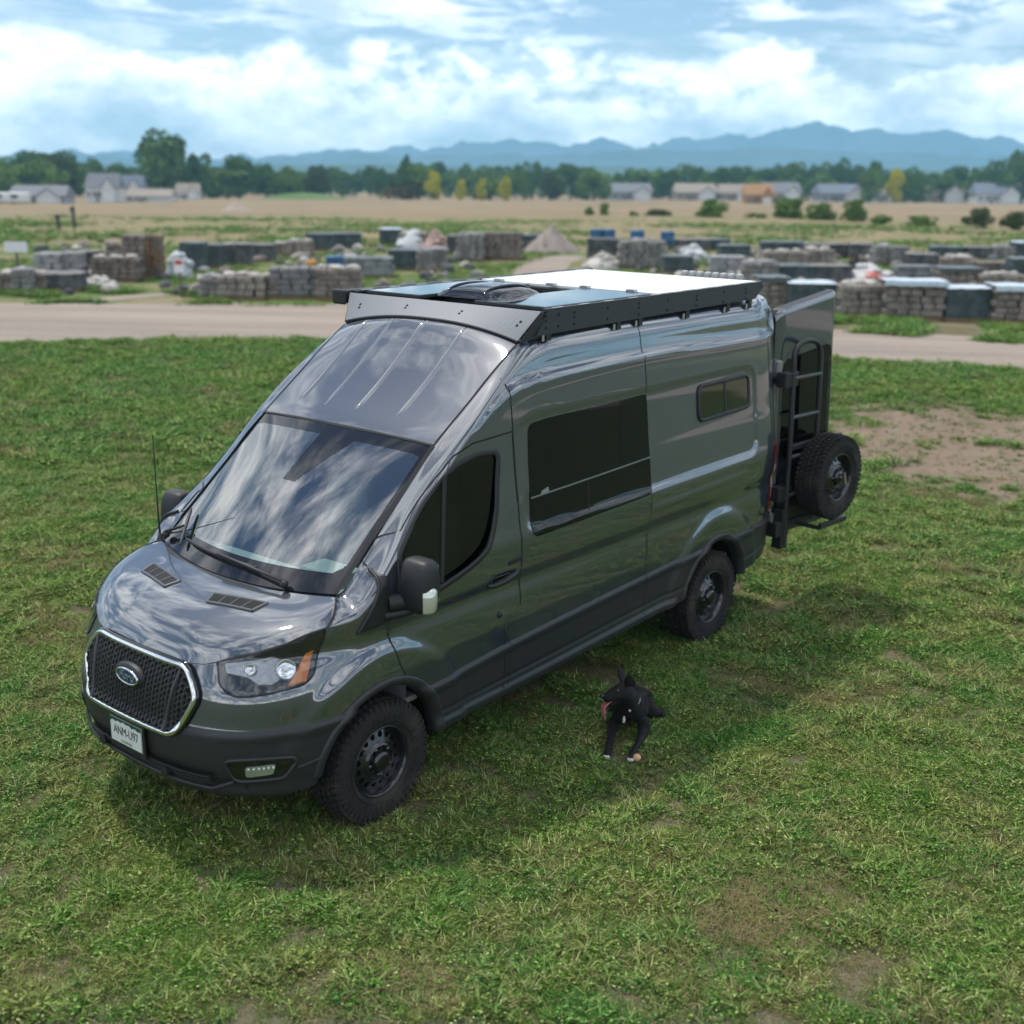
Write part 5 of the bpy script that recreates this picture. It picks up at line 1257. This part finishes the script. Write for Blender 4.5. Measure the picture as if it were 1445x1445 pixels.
# broken stone and offcuts lying between the pallets
mb = MB(); rs_ = random.Random(77)
for i in range(520):
    d = rs_.uniform(34.5, 60); l = rs_.uniform(4.5, 21)*d/47 if i % 3 else rs_.uniform(-17, -1)*d/44
    if abs(l-(-.6+(d-34.2)/22*3)) < 1.5 or d < curve(far_, l)+1.6: continue
    p = at(d, l); r_ = rs_.uniform(.10, .30); lump(mb, (p.x, p.y, r_*.35), r_, rs_.random()*20, (1.3, 1, .75), mi=rs_.randrange(4), n=6, m_=4)
mb.build('scattered_stone', [ST['g'], ST['b'], ST['p'], ST['d']], kind='stuff')
M_drum = mat('blue_drum_plastic', (.03,.10,.20), .35, var=.15, vscale=4)
drum0 = None
for d, l, z, lab in ((52.4,3.48,.86,'leftmost blue drum on the dark pallet'),(52.3,3.98,.86,'second blue drum on the dark pallet'),(49.9,4.95,.94,'blue drum on the left of the big grey stack'),(50.1,6.2,.90,'blue drum at the right end of the drum row'),(38.0,-5.55,.62,'blue drum behind the brown blocks by the road')):
    if drum0 is None:
        drum0 = thing('drum', lab, 'drum', at(d, l, z), 0, 'blue plastic drums')
        mb = MB(); mb.lathe([(.0,.0),(.27,.0),(.285,.03),(.285,.18),(.295,.20),(.285,.22),(.285,.42),(.295,.44),(.27,.52),(.25,.53),(.0,.525)], (0,0,0), (0,0,1), 20); mb.build('barrel', M_drum, drum0)
        mb = MB(); mb.lathe([(.0,.55),(.045,.55),(.045,.52)], (.12,0,0), (0,0,1), 10); mb.build('bung', M_black, drum0)
    else: copy_tree(drum0, at(d, l, z), .4*l, lab)
o = thing('cone', 'small orange bucket on stone left of the blue drum', 'bucket', at(38.1, -6.3, .72), 0)
mb = MB(); mb.lathe([(.0,.0),(.13,.0),(.16,.26),(.15,.27),(.125,.03)], (0,0,0), (0,0,1), 16); mb.build('pail', mat('orange_plastic', (.62,.27,.04), .45), o); o.name = 'bucket'
# signs and posts
def sign(d, l, w_, h_, zc_, label, m, art=None):
    o = thing('sign', label, 'sign', at(d, l), math.atan2(FY, FX)-math.pi/2)
    mb = MB(); mb.box((0,0,(zc_+h_/2)/2),(.06,.06,zc_+h_/2)); mb.build('post', mat('sign_post', (.12,.10,.08), .8), o)
    mb = MB(); mb.box((0,-.045,zc_),(w_,.02,h_)); b_ = mb.build('board', m, o)
    if art: mb = MB(); mb.box((0,-.058,zc_+h_*.22),(w_*.7,.006,h_*.30)); mb.build('red_band', mat('sign_red', (.42,.05,.04), .5), b_)
    return o
sign(38.9, -15.75, .72, .33, 1.27, 'plain white board sign above the roadside stone on the left', mat('sign_white', (.66,.66,.66), .5))
sign(36.4, -9.95, .30, .42, .93, 'small white sign with a red band at the yard entrance', mat('sign_white'), True)
for d, l, h_, lab in ((83.0,-30.6,1.0,'shorter dark post standing out in the meadow'),(86.5,-30.8,1.5,'taller dark post with a box out in the meadow')):
    o = thing('post', lab, 'post', at(d, l)); mb = MB(); mb.box((0,0,h_/2-.1),(.16,.16,h_+.2)); mb.build('stake', mat('dark_post_wood', (.05,.05,.05), .8), o)
    mb = MB(); mb.box((0,-.1,h_*.82),(.30,.12,.30)); mb.build('box', mat('post_box_green', (.06,.08,.07), .6), o)

# ------------------------------------------------------------------ houses
M_wallw = mat('white_siding', (.55,.55,.54), .7); M_wallt = mat('tan_siding', (.34,.28,.21), .8); M_wallg = mat('grey_siding', (.30,.31,.33), .8)
M_osb = mat('bare_timber_board', (.36,.20,.09), .85, var=.15, vscale=1)
RF_ = {'g': mat('grey_shingle', (.17,.175,.19), .9, var=.15, vscale=3), 'b': mat('brown_shingle', (.20,.165,.14), .9, var=.15, vscale=3), 't': mat('tan_shingle', (.27,.23,.19), .9, var=.15, vscale=3), 'u': mat('blue_grey_shingle', (.15,.17,.21), .9, var=.15, vscale=3), 'o': mat('timber_roof_sheet', (.33,.19,.09), .85)}
M_pane = mat('house_window', (.03,.04,.05), .08); M_trim = mat('house_trim', (.62,.62,.60), .6)
def house(d, l, w_, h_, wall, roof, label, garage=1, gable=True):
    o = thing('house', label, 'house', at(d, l)-Vector((0,0,.3)), math.atan2(FY, FX)-math.pi/2+rnd.uniform(-.15,.15))
    k = w_/14.0; ew = h_*.52; dp_ = w_*.7; ov = .04*w_
    mb = MB(); mb.box((0,0,ew/2),(w_,dp_,ew)); wl = mb.build('wall', wall, o)
    mb = MB(); hw, hd = w_/2+ov, dp_/2+ov
    mb.add([(-hw,-hd,ew-.02),(hw,-hd,ew-.02),(hw,hd,ew-.02),(-hw,hd,ew-.02),(-hw*.93,0,h_),(hw*.93,0,h_)], [(0,1,5,4),(2,3,4,5),(0,4,3),(1,2,5),(3,2,1,0)]); rf = mb.build('roof', roof, o)
    mb = MB(); mb.box((w_*.22,dp_*.1,h_*.98),(w_*.05,w_*.05,h_*.22)); mb.build('chimney', RF_['b'], rf)
    if gable:
        gx = w_*.24; gw = w_*.40
        mb = MB(); mb.box((gx,-dp_/2-w_*.09,ew*.5),(gw,w_*.19,ew)); mb.add([(gx-gw/2,-dp_/2-w_*.186,ew),(gx+gw/2,-dp_/2-w_*.186,ew),(gx,-dp_/2-w_*.186,h_*.86)], [(0,1,2)]); mb.build('front_gable', M_wallw if wall is not M_osb else M_osb, o)
        mb = MB(); y0, y1 = -dp_/2-w_*.21, 0; e = ov*.7; zr = h_*.88
        mb.add([(gx-gw/2-e,y0,ew-.1),(gx,y0,zr),(gx+gw/2+e,y0,ew-.1),(gx-gw/2-e,y1,ew-.1),(gx,y1,zr),(gx+gw/2+e,y1,ew-.1)], [(0,1,4,3),(1,2,5,4)]); solid(mb.build('gable_roof', roof, o), .25*k)
        if garage: mb = MB(); mb.box((gx,-dp_/2-w_*.19,ew*.40),(gw*.74,.12,ew*.70)); mb.build('garage_door', M_trim, o)
    for x in (-.40,-.24,-.06):
        mb = MB(); mb.box((x*w_,-dp_/2-.05,ew*.58),(w_*.085,.14,ew*.38)); wn = mb.build('window', M_trim, o)
        mb = MB(); mb.box((x*w_,-dp_/2-.13,ew*.58),(w_*.068,.04,ew*.31)); mb.build('pane', M_pane, wn)
    mb = MB(); mb.box((-.15*w_,-dp_/2-.06,ew*.36),(w_*.05,.14,ew*.70)); mb.build('door', mat('house_door', (.12,.07,.05), .5), o)
    return o
for a in ((420,38.5,13.6,5.9,M_wallg,RF_['g'],'grey roofed house with white garage left of the tan pair'),(420,60.3,13.4,6.0,M_wallt,RF_['t'],'beige hip roofed house left of the bare timber one'),(420,73.8,11.0,5.9,M_wallt,RF_['t'],'small tan house half behind the bare timber one'),
          (301,58.5,6.8,5.2,M_osb,RF_['o'],'unfinished orange house of bare timber boards by the bushes'),(376,79.5,11.4,6.2,M_wallt,RF_['g'],'tan house with building timber before it right of the unfinished one'),(420,108.5,14.6,6.2,M_wallg,RF_['u'],'blue grey roofed house with white gable behind the big bushes'),
          (420,124.5,13.5,6.0,M_wallw,RF_['t'],'white house with tan roof beside the yellow tree'),(430,145.0,15.2,7.0,M_wallt,RF_['b'],'brown roofed house with white front gable right of the yellow tree'),(417,160.0,14.0,7.0,M_wallw,RF_['u'],'white house with blue grey roof under the tallest right tree'),(430,179,15.0,7.6,M_wallw,RF_['t'],'tan roofed white house at the right edge'),
          (201.5,-76.5,8.6,3.3,M_wallg,RF_['g'],'long low grey roofed house at the left end'),(248,-81.5,6.4,5.7,M_wallw,RF_['g'],'tall white gabled house left of the big tree'),(268,-82.5,5.8,5.6,M_wallt,RF_['u'],'dark roofed house tucked behind the tall white one'),(255,-74.5,9.0,2.8,M_wallw,RF_['t'],'low white shed row in front of the big tree'),(290,-76,5.4,4.1,M_wallw,RF_['t'],'little white house right of the big tree')):
    house(*a, gable=a[3] > 3)
o = thing('caravan', 'long white caravan parked at the left edge before the trees', 'caravan', at(184.5,-75), math.atan2(FY,FX)-math.pi/2)
mb = MB(); mb.box((0,0,1.15),(5.6,2.2,1.5)); bevel(mb.build('shell', M_trim, o), .25, 3)
mb = MB(); mb.box((-1.2,-1.12,1.35),(1.1,.05,.5)); mb.build('window', M_pane, o); mb = MB(); mb.box((1.2,-1.12,1.35),(1.0,.05,.5)); mb.build('window', M_pane, o)
for x in (-.9,.9): mb = MB(); mb.lathe([(.0,.1),(.36,.1),(.36,-.1),(.0,-.1)], (x,-.95,.36), (0,1,0), 16); mb.build('wheel', M_tyre, o)

# ------------------------------------------------------------------ trees and bushes
def leafmat(name, a, b_):
    M = bpy.data.materials.new(name); M.use_nodes = True; t = M.node_tree; b = t.nodes['Principled BSDF']; b.inputs['Roughness'].default_value = .85; b.inputs['Specular IOR Level'].default_value = .05
    g = t.nodes.new('ShaderNodeNewGeometry'); oi = t.nodes.new('ShaderNodeObjectInfo')
    f = math_('ADD', math_('MULTIPLY', g.outputs['Random Per Island'], .7, nt=t), math_('MULTIPLY', oi.outputs['Random'], .35, nt=t), nt=t)
    t.links.new(mixc_(t, f, a, b_), b.inputs['Base Color'])
    MATS[name] = M; return M
LV = {'dark': leafmat('dark_leaves', (.060,.112,.030), (.125,.195,.052)), 'mid': leafmat('green_leaves', (.085,.155,.034), (.165,.240,.055)), 'yellow': leafmat('yellow_leaves', (.36,.34,.012), (.58,.52,.03)), 'brown': leafmat('rusty_leaves', (.07,.065,.02), (.13,.09,.03)), 'olive': leafmat('olive_leaves', (.055,.075,.025), (.10,.12,.04))}
M_bark = mat('bark', (.07,.052,.038), .9, var=.3, vscale=5)
def tree_meshes(w_, h_, seed, lv, n=1500, shape='round', trunk=.22):
    rr = random.Random(seed); mb = MB(); lobes = []
    for i in range(16 if shape == 'round' else 10):
        a, q = rr.uniform(0, 6.28), rr.random()**.5
        z = h_*(trunk+(1-trunk)*rr.uniform(.12,.92)); env = math.sin(math.pi*min(1, max(.08, (z/h_-trunk)/(1-trunk)*.85+.12)))**.6 if shape == 'round' else (.35+.65*(1-(z/h_)))
        lobes.append((Vector((math.cos(a)*q*w_*.36*env, math.sin(a)*q*w_*.36*env, z)), w_*rr.uniform(.14,.24)*(1 if shape == 'round' else .8)))
    for i in range(n):
        c, r_ = rr.choice(lobes); v = Vector((rr.gauss(0,1), rr.gauss(0,1), rr.gauss(0,1))); v.normalize(); v *= r_*rr.uniform(.45,1.0)**.5
        p = c+v; p.z = max(p.z, h_*trunk*.5)
        s = w_*rr.uniform(.030,.062); a = Vector((rr.gauss(0,1), rr.gauss(0,1), rr.gauss(0,.6))).normalized(); b_ = a.orthogonal().normalized(); b_.rotate(Matrix.Rotation(rr.uniform(0,6.28), 3, a)); c2 = a.cross(b_)
        mb.add([p+b_*s, p+c2*s*.7, p-b_*s, p-c2*s*.7], [(0,1,2,3)])
    cm = mb.mesh('crown', LV[lv])
    mb = MB(); tr = [(0,0,-.5),(.02*w_,0,h_*.2),(0,.02*w_,h_*.5),(.01*w_,0,h_*.8)]; mb.tube(tr, [w_*.045,w_*.035,w_*.022,w_*.006], 7)
    for c, r_ in lobes[:8]: mb.tube([(0,0,max(h_*trunk*.8, c.z*.55)), c*.6+Vector((0,0,c.z*.3)), c], [w_*.016,w_*.010,w_*.004], 5)
    return cm, mb.mesh('trunk', M_bark)
TM = {}
def tree(d, l, w_, h_, kind, label, group='trees along the far tree line', name='tree', cat='tree', var=None):
    sh = 'tall' if kind.endswith('+') else 'round'; k = kind.rstrip('+'); v = rnd.randrange(3) if var is None else var
    key = (k, sh, v)
    if key not in TM: TM[key] = tree_meshes(10, 10, hash_(key), k, 1700 if name == 'tree' else 1000, sh, .14)
    o = thing(name, label, cat, at(d, l)-Vector((0,0,.4)), rnd.uniform(0, 6.28), group); o.scale = (w_/10, w_/10, h_/10)
    link('crown', TM[key][0], o); link('trunk', TM[key][1], o); return o
def hash_(k): return sum(ord(c)*(i+3) for i, c in enumerate(''.join(map(str, k))))
def tl(d, px_): return (px_-722.5)/1701.6*d
# named trees: pixel column -> lateral offset, width and height in metres worked out for their distance
for d, l, w_, h_, k, lab in ((330,-93.2,16.5,16.6,'dark','tallest tree of the tree line, broad and dark, over the white houses'),(335,-84,8.5,11.4,'dark','round dark tree just right of the tallest tree'),(350,-77.5,10.5,11.0,'dark','broad dark tree standing apart right of the white houses'),(345,-69,9.5,8.8,'dark','lower bushy tree beside the green bank'),(345,-62.5,8,8.2,'mid','lighter green bushy tree left of the green bank'),
                        (350,-31.0,5.5,11.8,'dark+','narrow dark upright tree above the middle of the tree line'),(350,-31.5,13.0,5.6,'brown','wide rusty brown shrubby tree below the narrow dark one'),(350,-22.8,5.8,7.9,'yellow','leftmost and largest of the yellow trees in the middle'),(350,-15.3,4.2,5.9,'yellow','second yellow tree from the left in the middle'),(350,-9.4,3.2,6.0,'yellow','narrow yellow tree, third from the left in the middle'),(350,-3.0,4.6,6.7,'yellow','rightmost yellow tree of the middle row'),
                        (360,2.5,4.6,9.8,'mid+','upright green tree right of the yellow row'),(400,121.5,6.2,10.2,'yellow','single tall yellow tree among the houses on the right'),(460,184,12,17.2,'dark','tallest right hand tree, dark, above the white houses'),(400,113.5,9.5,10.5,'mid','bushy green tree left of the yellow tree among the houses'),(400,128,8.0,9.2,'dark','dark tree right of the yellow tree among the houses')):
    tree(d, l, w_, h_, k, lab.replace(',', ''), group=None)
# the rest of the tree line
ORD = 'first second third fourth fifth sixth seventh eighth ninth tenth eleventh twelfth thirteenth fourteenth fifteenth sixteenth'.split()
SEG = [(-999, 'left of the white gabled house'), (137, 'behind the white houses'), (290, 'between the little white house and the green bank'), (415, 'behind the green bank'), (505, 'around the narrow dark tree'), (595, 'behind the yellow row'), (725, 'between the yellow row and the grey roofed house'), (875, 'behind the grey and beige houses'), (1000, 'behind the orange unfinished house'), (1130, 'behind the blue grey roofed house'), (1210, 'around the single yellow tree'), (1330, 'behind the white houses at far right'), (1447, 'just beyond the right edge')]
_cnt = {}
def tree_label(kind, px_):
    kind = kind.replace(' tree', '')
    sg = [n for a, n in SEG if px_ >= a][-1]; k = _cnt.get((kind, sg), 0); _cnt[(kind, sg)] = k+1
    return f'{kind} far tree {sg} {ORD[k]} from left'
rr = random.Random(21); G_L = 'dark green leafy tree in the long far tree line'
tops = [(-40,226),(60,222),(130,224),(180,236),(290,232),(360,236),(470,240),(560,240),(640,236),(740,234),(790,236),(850,242),(930,236),(1000,236),(1090,236),(1180,232),(1300,244),(1390,228),(1500,236)]
pxs = -40.
while pxs < 1490:
    base_d = 330 if pxs < 330 else 400
    d = base_d+rr.uniform(10, 90); l = tl(d, pxs); ytop = np.interp(pxs, [t[0] for t in tops], [t[1] for t in tops])+rr.uniform(-3, 8)
    hor = 242.3+(pxs-722)*.0086
    zt = CAM.z+(hor-ytop)/1701.6*d; h_ = max(3.5, zt-terrain(d)); w_ = rr.uniform(8, 14)
    g = rr.choice(['dark','dark','mid'])
    tree(d, l, w_, h_+.4, g, tree_label({'dark':'dark green tree','mid':'lighter green tree'}[g], pxs))
    pxs += rr.uniform(13, 22)
for i, (px_, d) in enumerate(((-10,290),(20,300),(70,310),(105,315),(160,340),(330,345),(450,360),(590,365),(690,370),(770,380),(830,390),(900,440),(960,445),(1050,440),(1140,445),(1200,442),(1290,445),(1360,445),(1420,450))):
    tree(d, tl(d, px_), 9+3*(i % 3), 6.5+1.2*(i % 4), 'mid' if i % 3 else 'olive', tree_label('low green tree' if i % 3 else 'low olive tree', px_))
for d, l, w_, h_, lab in ((133,21.2,4.0,2.5,'round dark bush before the beige house'),(133,29.4,4.0,2.6,'left and tallest of the wide bush clump on the field'),(130.5,32.0,3.9,2.1,'right part of the wide bush clump on the field'),(128.5,35.1,3.0,2.5,'separate round bush right of the wide clump'),(116.5,38.1,3.5,1.2,'low flat dark bush near the white gabled house'),(113,42.1,2.8,1.9,'olive bush second from the right edge'),(109,43.8,2.8,1.7,'olive bush at the right edge of the field'),
                          (135,8.0,1.3,1.5,'tiny dark bush, left one of the small group on the field'),(135.5,9.8,1.3,1.9,'taller tiny bush of the small group on the field'),(133,12.7,1.5,1.2,'lone small bush right of the small group'),(134.5,15.7,3.4,1.3,'low long weedy bush before the grey house'),(131.5,25.5,2.6,1.1,'low bush right of the round dark one'),(120.5,35.8,2.5,1.2,'low bush below the separate round one'),(64.5,-21.6,.7,.5,'small green weed clump at the meadow edge on the left')):
    tree(d, l, w_, h_, 'olive' if 'olive' in lab or 'weed' in lab else 'mid', lab.replace(',', ''), 'bushes on the field', 'bush', 'bush')
mb = MB(); P = [[at(330+q*25, l, terrain(330+q*25)+1.9*math.sin(math.pi*q/1.0)**.8*math.sin(math.pi*min(1,max(0,(l+70)/24)))**.7-.2) for l in np.linspace(-70,-46,30)] for q in np.linspace(0,1,12)]
mb.grid(P, flip=True); mb.build('grass_bank', mat('bank_grass', (.075,.14,.03), .95, var=.25, vscale=.4), kind='structure')
# ------------------------------------------------------------------ lawn: many small tufts and leafy weeds
def f_leaf(t, b, pos):
    oi = t.nodes.new('ShaderNodeObjectInfo'); g = t.nodes.new('ShaderNodeNewGeometry')
    n1 = wnoise(pos, .45, 4, .55, nt=t); n2 = wnoise(pos, 2.6, 4, .6, nt=t)
    lush = mixc_(t, mapr(n1, .38, .62, nt=t), (.082, .176, .018), (.050, .168, .020))
    dry = mixc_(t, oi.outputs['Random'], (.190, .190, .050), (.130, .170, .032))
    near = mapr(depth_coord(t, pos), 9.5, 19, .82, .08, nt=t)
    c = mixc_(t, math_('MULTIPLY', mapr(n2, .36, .66, nt=t), near, nt=t), lush, dry)
    c = mixc_(t, mapr(g.outputs['Random Per Island'], .82, .96, 0, .8, nt=t, smooth=False), c, (.38, .39, .17))
    c = mixc_(t, mapr(oi.outputs['Random'], .0, .30, .7, 0, nt=t, smooth=False), c, (.036, .125, .034))
    c = mixc_(t, 1.0, c, mapr(g.outputs['Random Per Island'], 0, 1, .34, 1.65, nt=t, smooth=False), 'MULTIPLY')
    t.links.new(c, b.inputs['Base Color']); b.inputs['Roughness'].default_value = .75; b.inputs['Specular IOR Level'].default_value = .10
    b.inputs['Subsurface Weight'].default_value = 0
M_blade = gmat('grass_blade', f_leaf)
def f_straw(t, b, pos):
    oi = t.nodes.new('ShaderNodeObjectInfo'); t.links.new(mixc_(t, oi.outputs['Random'], (.26,.20,.10), (.17,.13,.07)), b.inputs['Base Color'])
M_straw = gmat('dry_straw', f_straw)
def blade(mb, p, a, ln, wd, lean, mi=0):
    d = Vector((math.cos(a), math.sin(a), 0)); s = Vector((-d.y, d.x, 0))*wd
    k = [(0, 0), (.45, .30), (.8, .70), (1, 1)]
    q = [p + d*(lean*ln*t*t) + Vector((0, 0, ln*(t-.35*lean*t*t))) for t in (0, .4, .75, 1)]
    mb.add([q[0]-s, q[0]+s, q[1]+s*.9, q[1]-s*.9, q[2]+s*.6, q[2]-s*.6, q[3]], [(0,1,2,3),(3,2,4,5),(5,4,6)], mi)
def leaf(mb, p, a, ln, wd, rise, mi=0):
    d = Vector((math.cos(a), math.sin(a), 0)); s = Vector((-d.y, d.x, 0))*wd
    mid = p+d*ln*.5+Vector((0,0,rise)); tip = p+d*ln+Vector((0,0,rise*.6))
    mb.add([p, mid-s-Vector((0,0,.004)), tip, mid+s-Vector((0,0,.004)), mid], [(0,1,4),(1,2,4),(2,3,4),(3,0,4)], mi)
protos = bpy.data.collections.new('lawn_plants')            # shapes handed to the lawn's scatter
def proto(name, fn):
    mb = MB(); fn(mb); o = bpy.data.objects.new(name, mb.mesh(name, [M_blade, M_straw])); protos.objects.link(o)
def p_tuft(n, hh, spread, lean, straw=.1):
    def f(mb):
        for i in range(n):
            a = rnd.uniform(0, 6.28); r_ = spread*rnd.random()**.7
            blade(mb, Vector((math.cos(a)*r_, math.sin(a)*r_, -.005)), a+rnd.gauss(0, .7), hh*rnd.uniform(.55, 1.1), rnd.uniform(.0018, .0036), rnd.uniform(.2, lean), 1 if rnd.random() < straw else 0)
    return f
def p_weed(n, spread, rise, ln, wd):
    def f(mb):
        for i in range(n):
            a = rnd.uniform(0, 6.28); r_ = spread*rnd.random()**.6; z = rise*(1-r_/spread*.7)*rnd.uniform(.4, 1)
            leaf(mb, Vector((math.cos(a)*r_, math.sin(a)*r_, z)), a+rnd.gauss(0, .8), ln*rnd.uniform(.6, 1.2), wd*rnd.uniform(.7, 1.2), rnd.uniform(.002, .014))
        for i in range(7):
            a = rnd.uniform(0, 6.28); blade(mb, Vector((0,0,-.005)), a, spread*1.1, .0018, 1.1)
    return f
def p_straw(mb):
    for i in range(9):
        a = rnd.uniform(0, 6.28); r_ = .06*rnd.random(); blade(mb, Vector((math.cos(a)*r_, math.sin(a)*r_, .004)), rnd.uniform(0, 6.28), rnd.uniform(.05, .09), .0018, 1.6, 1)
proto('short_tuft', p_tuft(24, .055, .060, 1.0)); proto('long_tuft', p_tuft(20, .095, .050, 1.3, .12)); proto('flat_tuft', p_tuft(22, .060, .070, 1.9, .2))
proto('clover_weed', p_weed(36, .085, .050, .021, .0075)); proto('bind_weed', p_weed(30, .11, .055, .030, .0080)); proto('fine_weed', p_weed(44, .075, .050, .017, .0055)); proto('straw_litter', p_straw)
DOGP = [DOG.matrix_world @ Vector(q) for q in ((.47,.06,0),(.47,-.095,0),(.36,.07,0),(.36,-.1,0),(.2,0,0),(0,0,0),(-.2,.1,0))] if False else [Vector((-1.932, 1.44, 0))+Matrix.Rotation(R(26), 3, 'Z') @ Vector(q) for q in ((.48,.06,0),(.48,-.095,0),(.38,.07,0),(.38,-.1,0),(.2,0,0),(0,0,0),(-.2,.1,0))]
def press(x, y):
    for q in DOGP:
        if (x-q.x)**2+(y-q.y)**2 < .0081: return .42
    for wx in (0, -3.745):
        if abs(x-wx) < .22 and .72 < abs(y) < 1.03: return .4
    return 1.0
def lawn_points(n_try, d0, d1, scale):
    d = rng.uniform(d0, d1, n_try); l = rng.uniform(-1, 1, n_try)*(.47*d1+2.0)
    keep = np.abs(l) < .46*d+2.0
    d, l = d[keep], l[keep]; out = []
    for dd, ll in zip(d, l):
        if dd > curve(near, ll)+.40*mnoise.noise(Vector((ll*1.6, 0, 4)))+.25*mnoise.noise(Vector((ll*6, dd*4, 4))): continue
        x, y = CAM.x+FX*dd+RX*ll, CAM.y+FY*dd+RY*ll
        m1 = mnoise.fractal(Vector((x*.95, y*.95, 3.1)), .6, 2.1, 4); m2 = mnoise.noise(Vector((x*3.3, y*3.3, 8)))
        v = .5*m1+.42*m2
        # worn bare ground to the right of and behind the van
        e2 = max(0, 1-(((ll-6.7)/3.2)**2+((dd-16.6)/4.1)**2)); e2 *= max(0, .75+1.1*m1+.5*m2); v -= 1.0*min(.9, e2)**.6
        e = max(0, 1-(((ll+7.0)/2.5)**2+((dd-14.0)/1.0)**2)); v -= .25*e
        thr = -.43 if dd < 10.5 else -.55
        if v < thr: 
            if rng.random() > (.8 if e2 <= 0 else .24): continue
        elif v < thr+.16 and rng.random() < .45: continue
        out.append((x, y, 0, scale*(1+.55*m2)*press(x, y)*(.8 if v < thr+.25 else 1.0)*rng.uniform(.7, 1.25)*(.75 if v < thr else 1), v < thr))
    return out
NAMES = sorted(o.name for o in protos.objects)                 # order in which the scatter numbers them
def plant_kinds(me, pp):
    ks = []
    for x, y, *qq in pp:
        if len(qq) > 2 and qq[2]: ks.append(NAMES.index(('straw_litter', 'straw_litter', 'flat_tuft', 'short_tuft')[rng.integers(4)])); continue
        v = mnoise.noise(Vector((x*1.1, y*1.1, 12)))+.5*mnoise.noise(Vector((x*3.7, y*3.7, 15)))+rng.normal(0, .22)
        if v > .30: nm = ('clover_weed', 'fine_weed', 'fine_weed', 'bind_weed')[rng.integers(4)]
        elif v < -.42: nm = ('flat_tuft', 'straw_litter', 'short_tuft')[rng.integers(3)]
        else: nm = ('short_tuft', 'short_tuft', 'long_tuft', 'flat_tuft', 'bind_weed')[rng.integers(5)]
        ks.append(NAMES.index(nm))
    a = me.attributes.new('kind_of_plant', 'INT', 'POINT'); a.data.foreach_set('value', ks)
pts = lawn_points(66000, 4.6, 9.0, .74)+lawn_points(92000, 9.0, 15.0, .95)+lawn_points(64000, 15.0, 28.2, 1.55)
me = bpy.data.meshes.new('grass'); me.from_pydata([p[:3] for p in pts], [], [])
at_ = me.attributes.new('size', 'FLOAT', 'POINT'); at_.data.foreach_set('value', [p[3] for p in pts]); plant_kinds(me, pts)
grass = link('grass', me, kind='stuff')
ng = bpy.data.node_groups.new('lawn_scatter', 'GeometryNodeTree')
ng.interface.new_socket('Geometry', in_out='INPUT', socket_type='NodeSocketGeometry'); ng.interface.new_socket('Geometry', in_out='OUTPUT', socket_type='NodeSocketGeometry')
gi = ng.nodes.new('NodeGroupInput'); go = ng.nodes.new('NodeGroupOutput'); ip = ng.nodes.new('GeometryNodeInstanceOnPoints')
ci = ng.nodes.new('GeometryNodeCollectionInfo'); ci.inputs['Collection'].default_value = protos; ci.inputs['Separate Children'].default_value = True; ci.inputs['Reset Children'].default_value = True
rv = ng.nodes.new('FunctionNodeRandomValue'); rv.data_type = 'FLOAT_VECTOR'; rv.inputs['Min'].default_value = (-.12, -.12, 0); rv.inputs['Max'].default_value = (.12, .12, 6.283)
na = ng.nodes.new('GeometryNodeInputNamedAttribute'); na.data_type = 'FLOAT'; na.inputs['Name'].default_value = 'size'
mp_ = ng.nodes.new('GeometryNodeMeshToPoints')
K = ng.links.new
K(gi.outputs[0], mp_.inputs['Mesh']); K(mp_.outputs[0], ip.inputs['Points']); K(ci.outputs[0], ip.inputs['Instance']); ip.inputs['Pick Instance'].default_value = True
nk = ng.nodes.new('GeometryNodeInputNamedAttribute'); nk.data_type = 'INT'; nk.inputs['Name'].default_value = 'kind_of_plant'; K(nk.outputs['Attribute'], ip.inputs['Instance Index'])
K(rv.outputs['Value'], ip.inputs['Rotation']); K(na.outputs['Attribute'], ip.inputs['Scale']); K(ip.outputs[0], go.inputs[0])
gm = grass.modifiers.new('scatter', 'NODES'); gm.node_group = ng
# weeds and dry grass along the far verge of the road and between the pallets
pv = []
for i in range(26000):
    l = rng.uniform(-19, 21); d = curve(far_, l)+rng.uniform(-.2, 3.2) if rng.random() < .5 else rng.uniform(34, 60); q = mnoise.noise(Vector((l*.5, d*.35, 6)))
    if q < -.05 or abs(l-(-.6+(d-34.2)/22*3)) < 1.3: continue
    p = at(d, l*d/36); pv.append((p.x, p.y, 0, rng.uniform(1.6, 3.2)))
for i in range(9000):
    d = rng.uniform(60, 118); l = rng.uniform(-.52, .52)*d
    if mnoise.fractal(Vector((l*.06, d*.10, 21)), .7, 2.1, 3) < .02: continue
    p = at(d, l); pv.append((p.x, p.y, p.z, rng.uniform(3.0, 6.5)))
me = bpy.data.meshes.new('yard_grass'); me.from_pydata([p[:3] for p in pv], [], [])
at_ = me.attributes.new('size', 'FLOAT', 'POINT'); at_.data.foreach_set('value', [p[3] for p in pv]); plant_kinds(me, pv)
yg = link('yard_grass', me, kind='stuff'); gm = yg.modifiers.new('scatter', 'NODES'); gm.node_group = ng
# ------------------------------------------------------------------ the air
HZ = bpy.data.materials.new('haze_air'); HZ.use_nodes = True; t = HZ.node_tree; t.nodes.clear()
o_ = t.nodes.new('ShaderNodeOutputMaterial'); pv_ = t.nodes.new('ShaderNodeVolumePrincipled')
pv_.inputs['Color'].default_value = (.34, .76, 1.0, 1); pv_.inputs['Density'].default_value = 3.0e-4; pv_.inputs['Anisotropy'].default_value = 0.0
t.links.new(pv_.outputs[0], o_.inputs['Volume'])
mb = MB(); mb.box((0, 0, 82), (4760, 10400, 192))
hz_ = mb.build('haze', HZ, kind='stuff'); hz_.location = at(2310, 0, 0); hz_.rotation_euler = (0, 0, math.atan2(FY, FX))
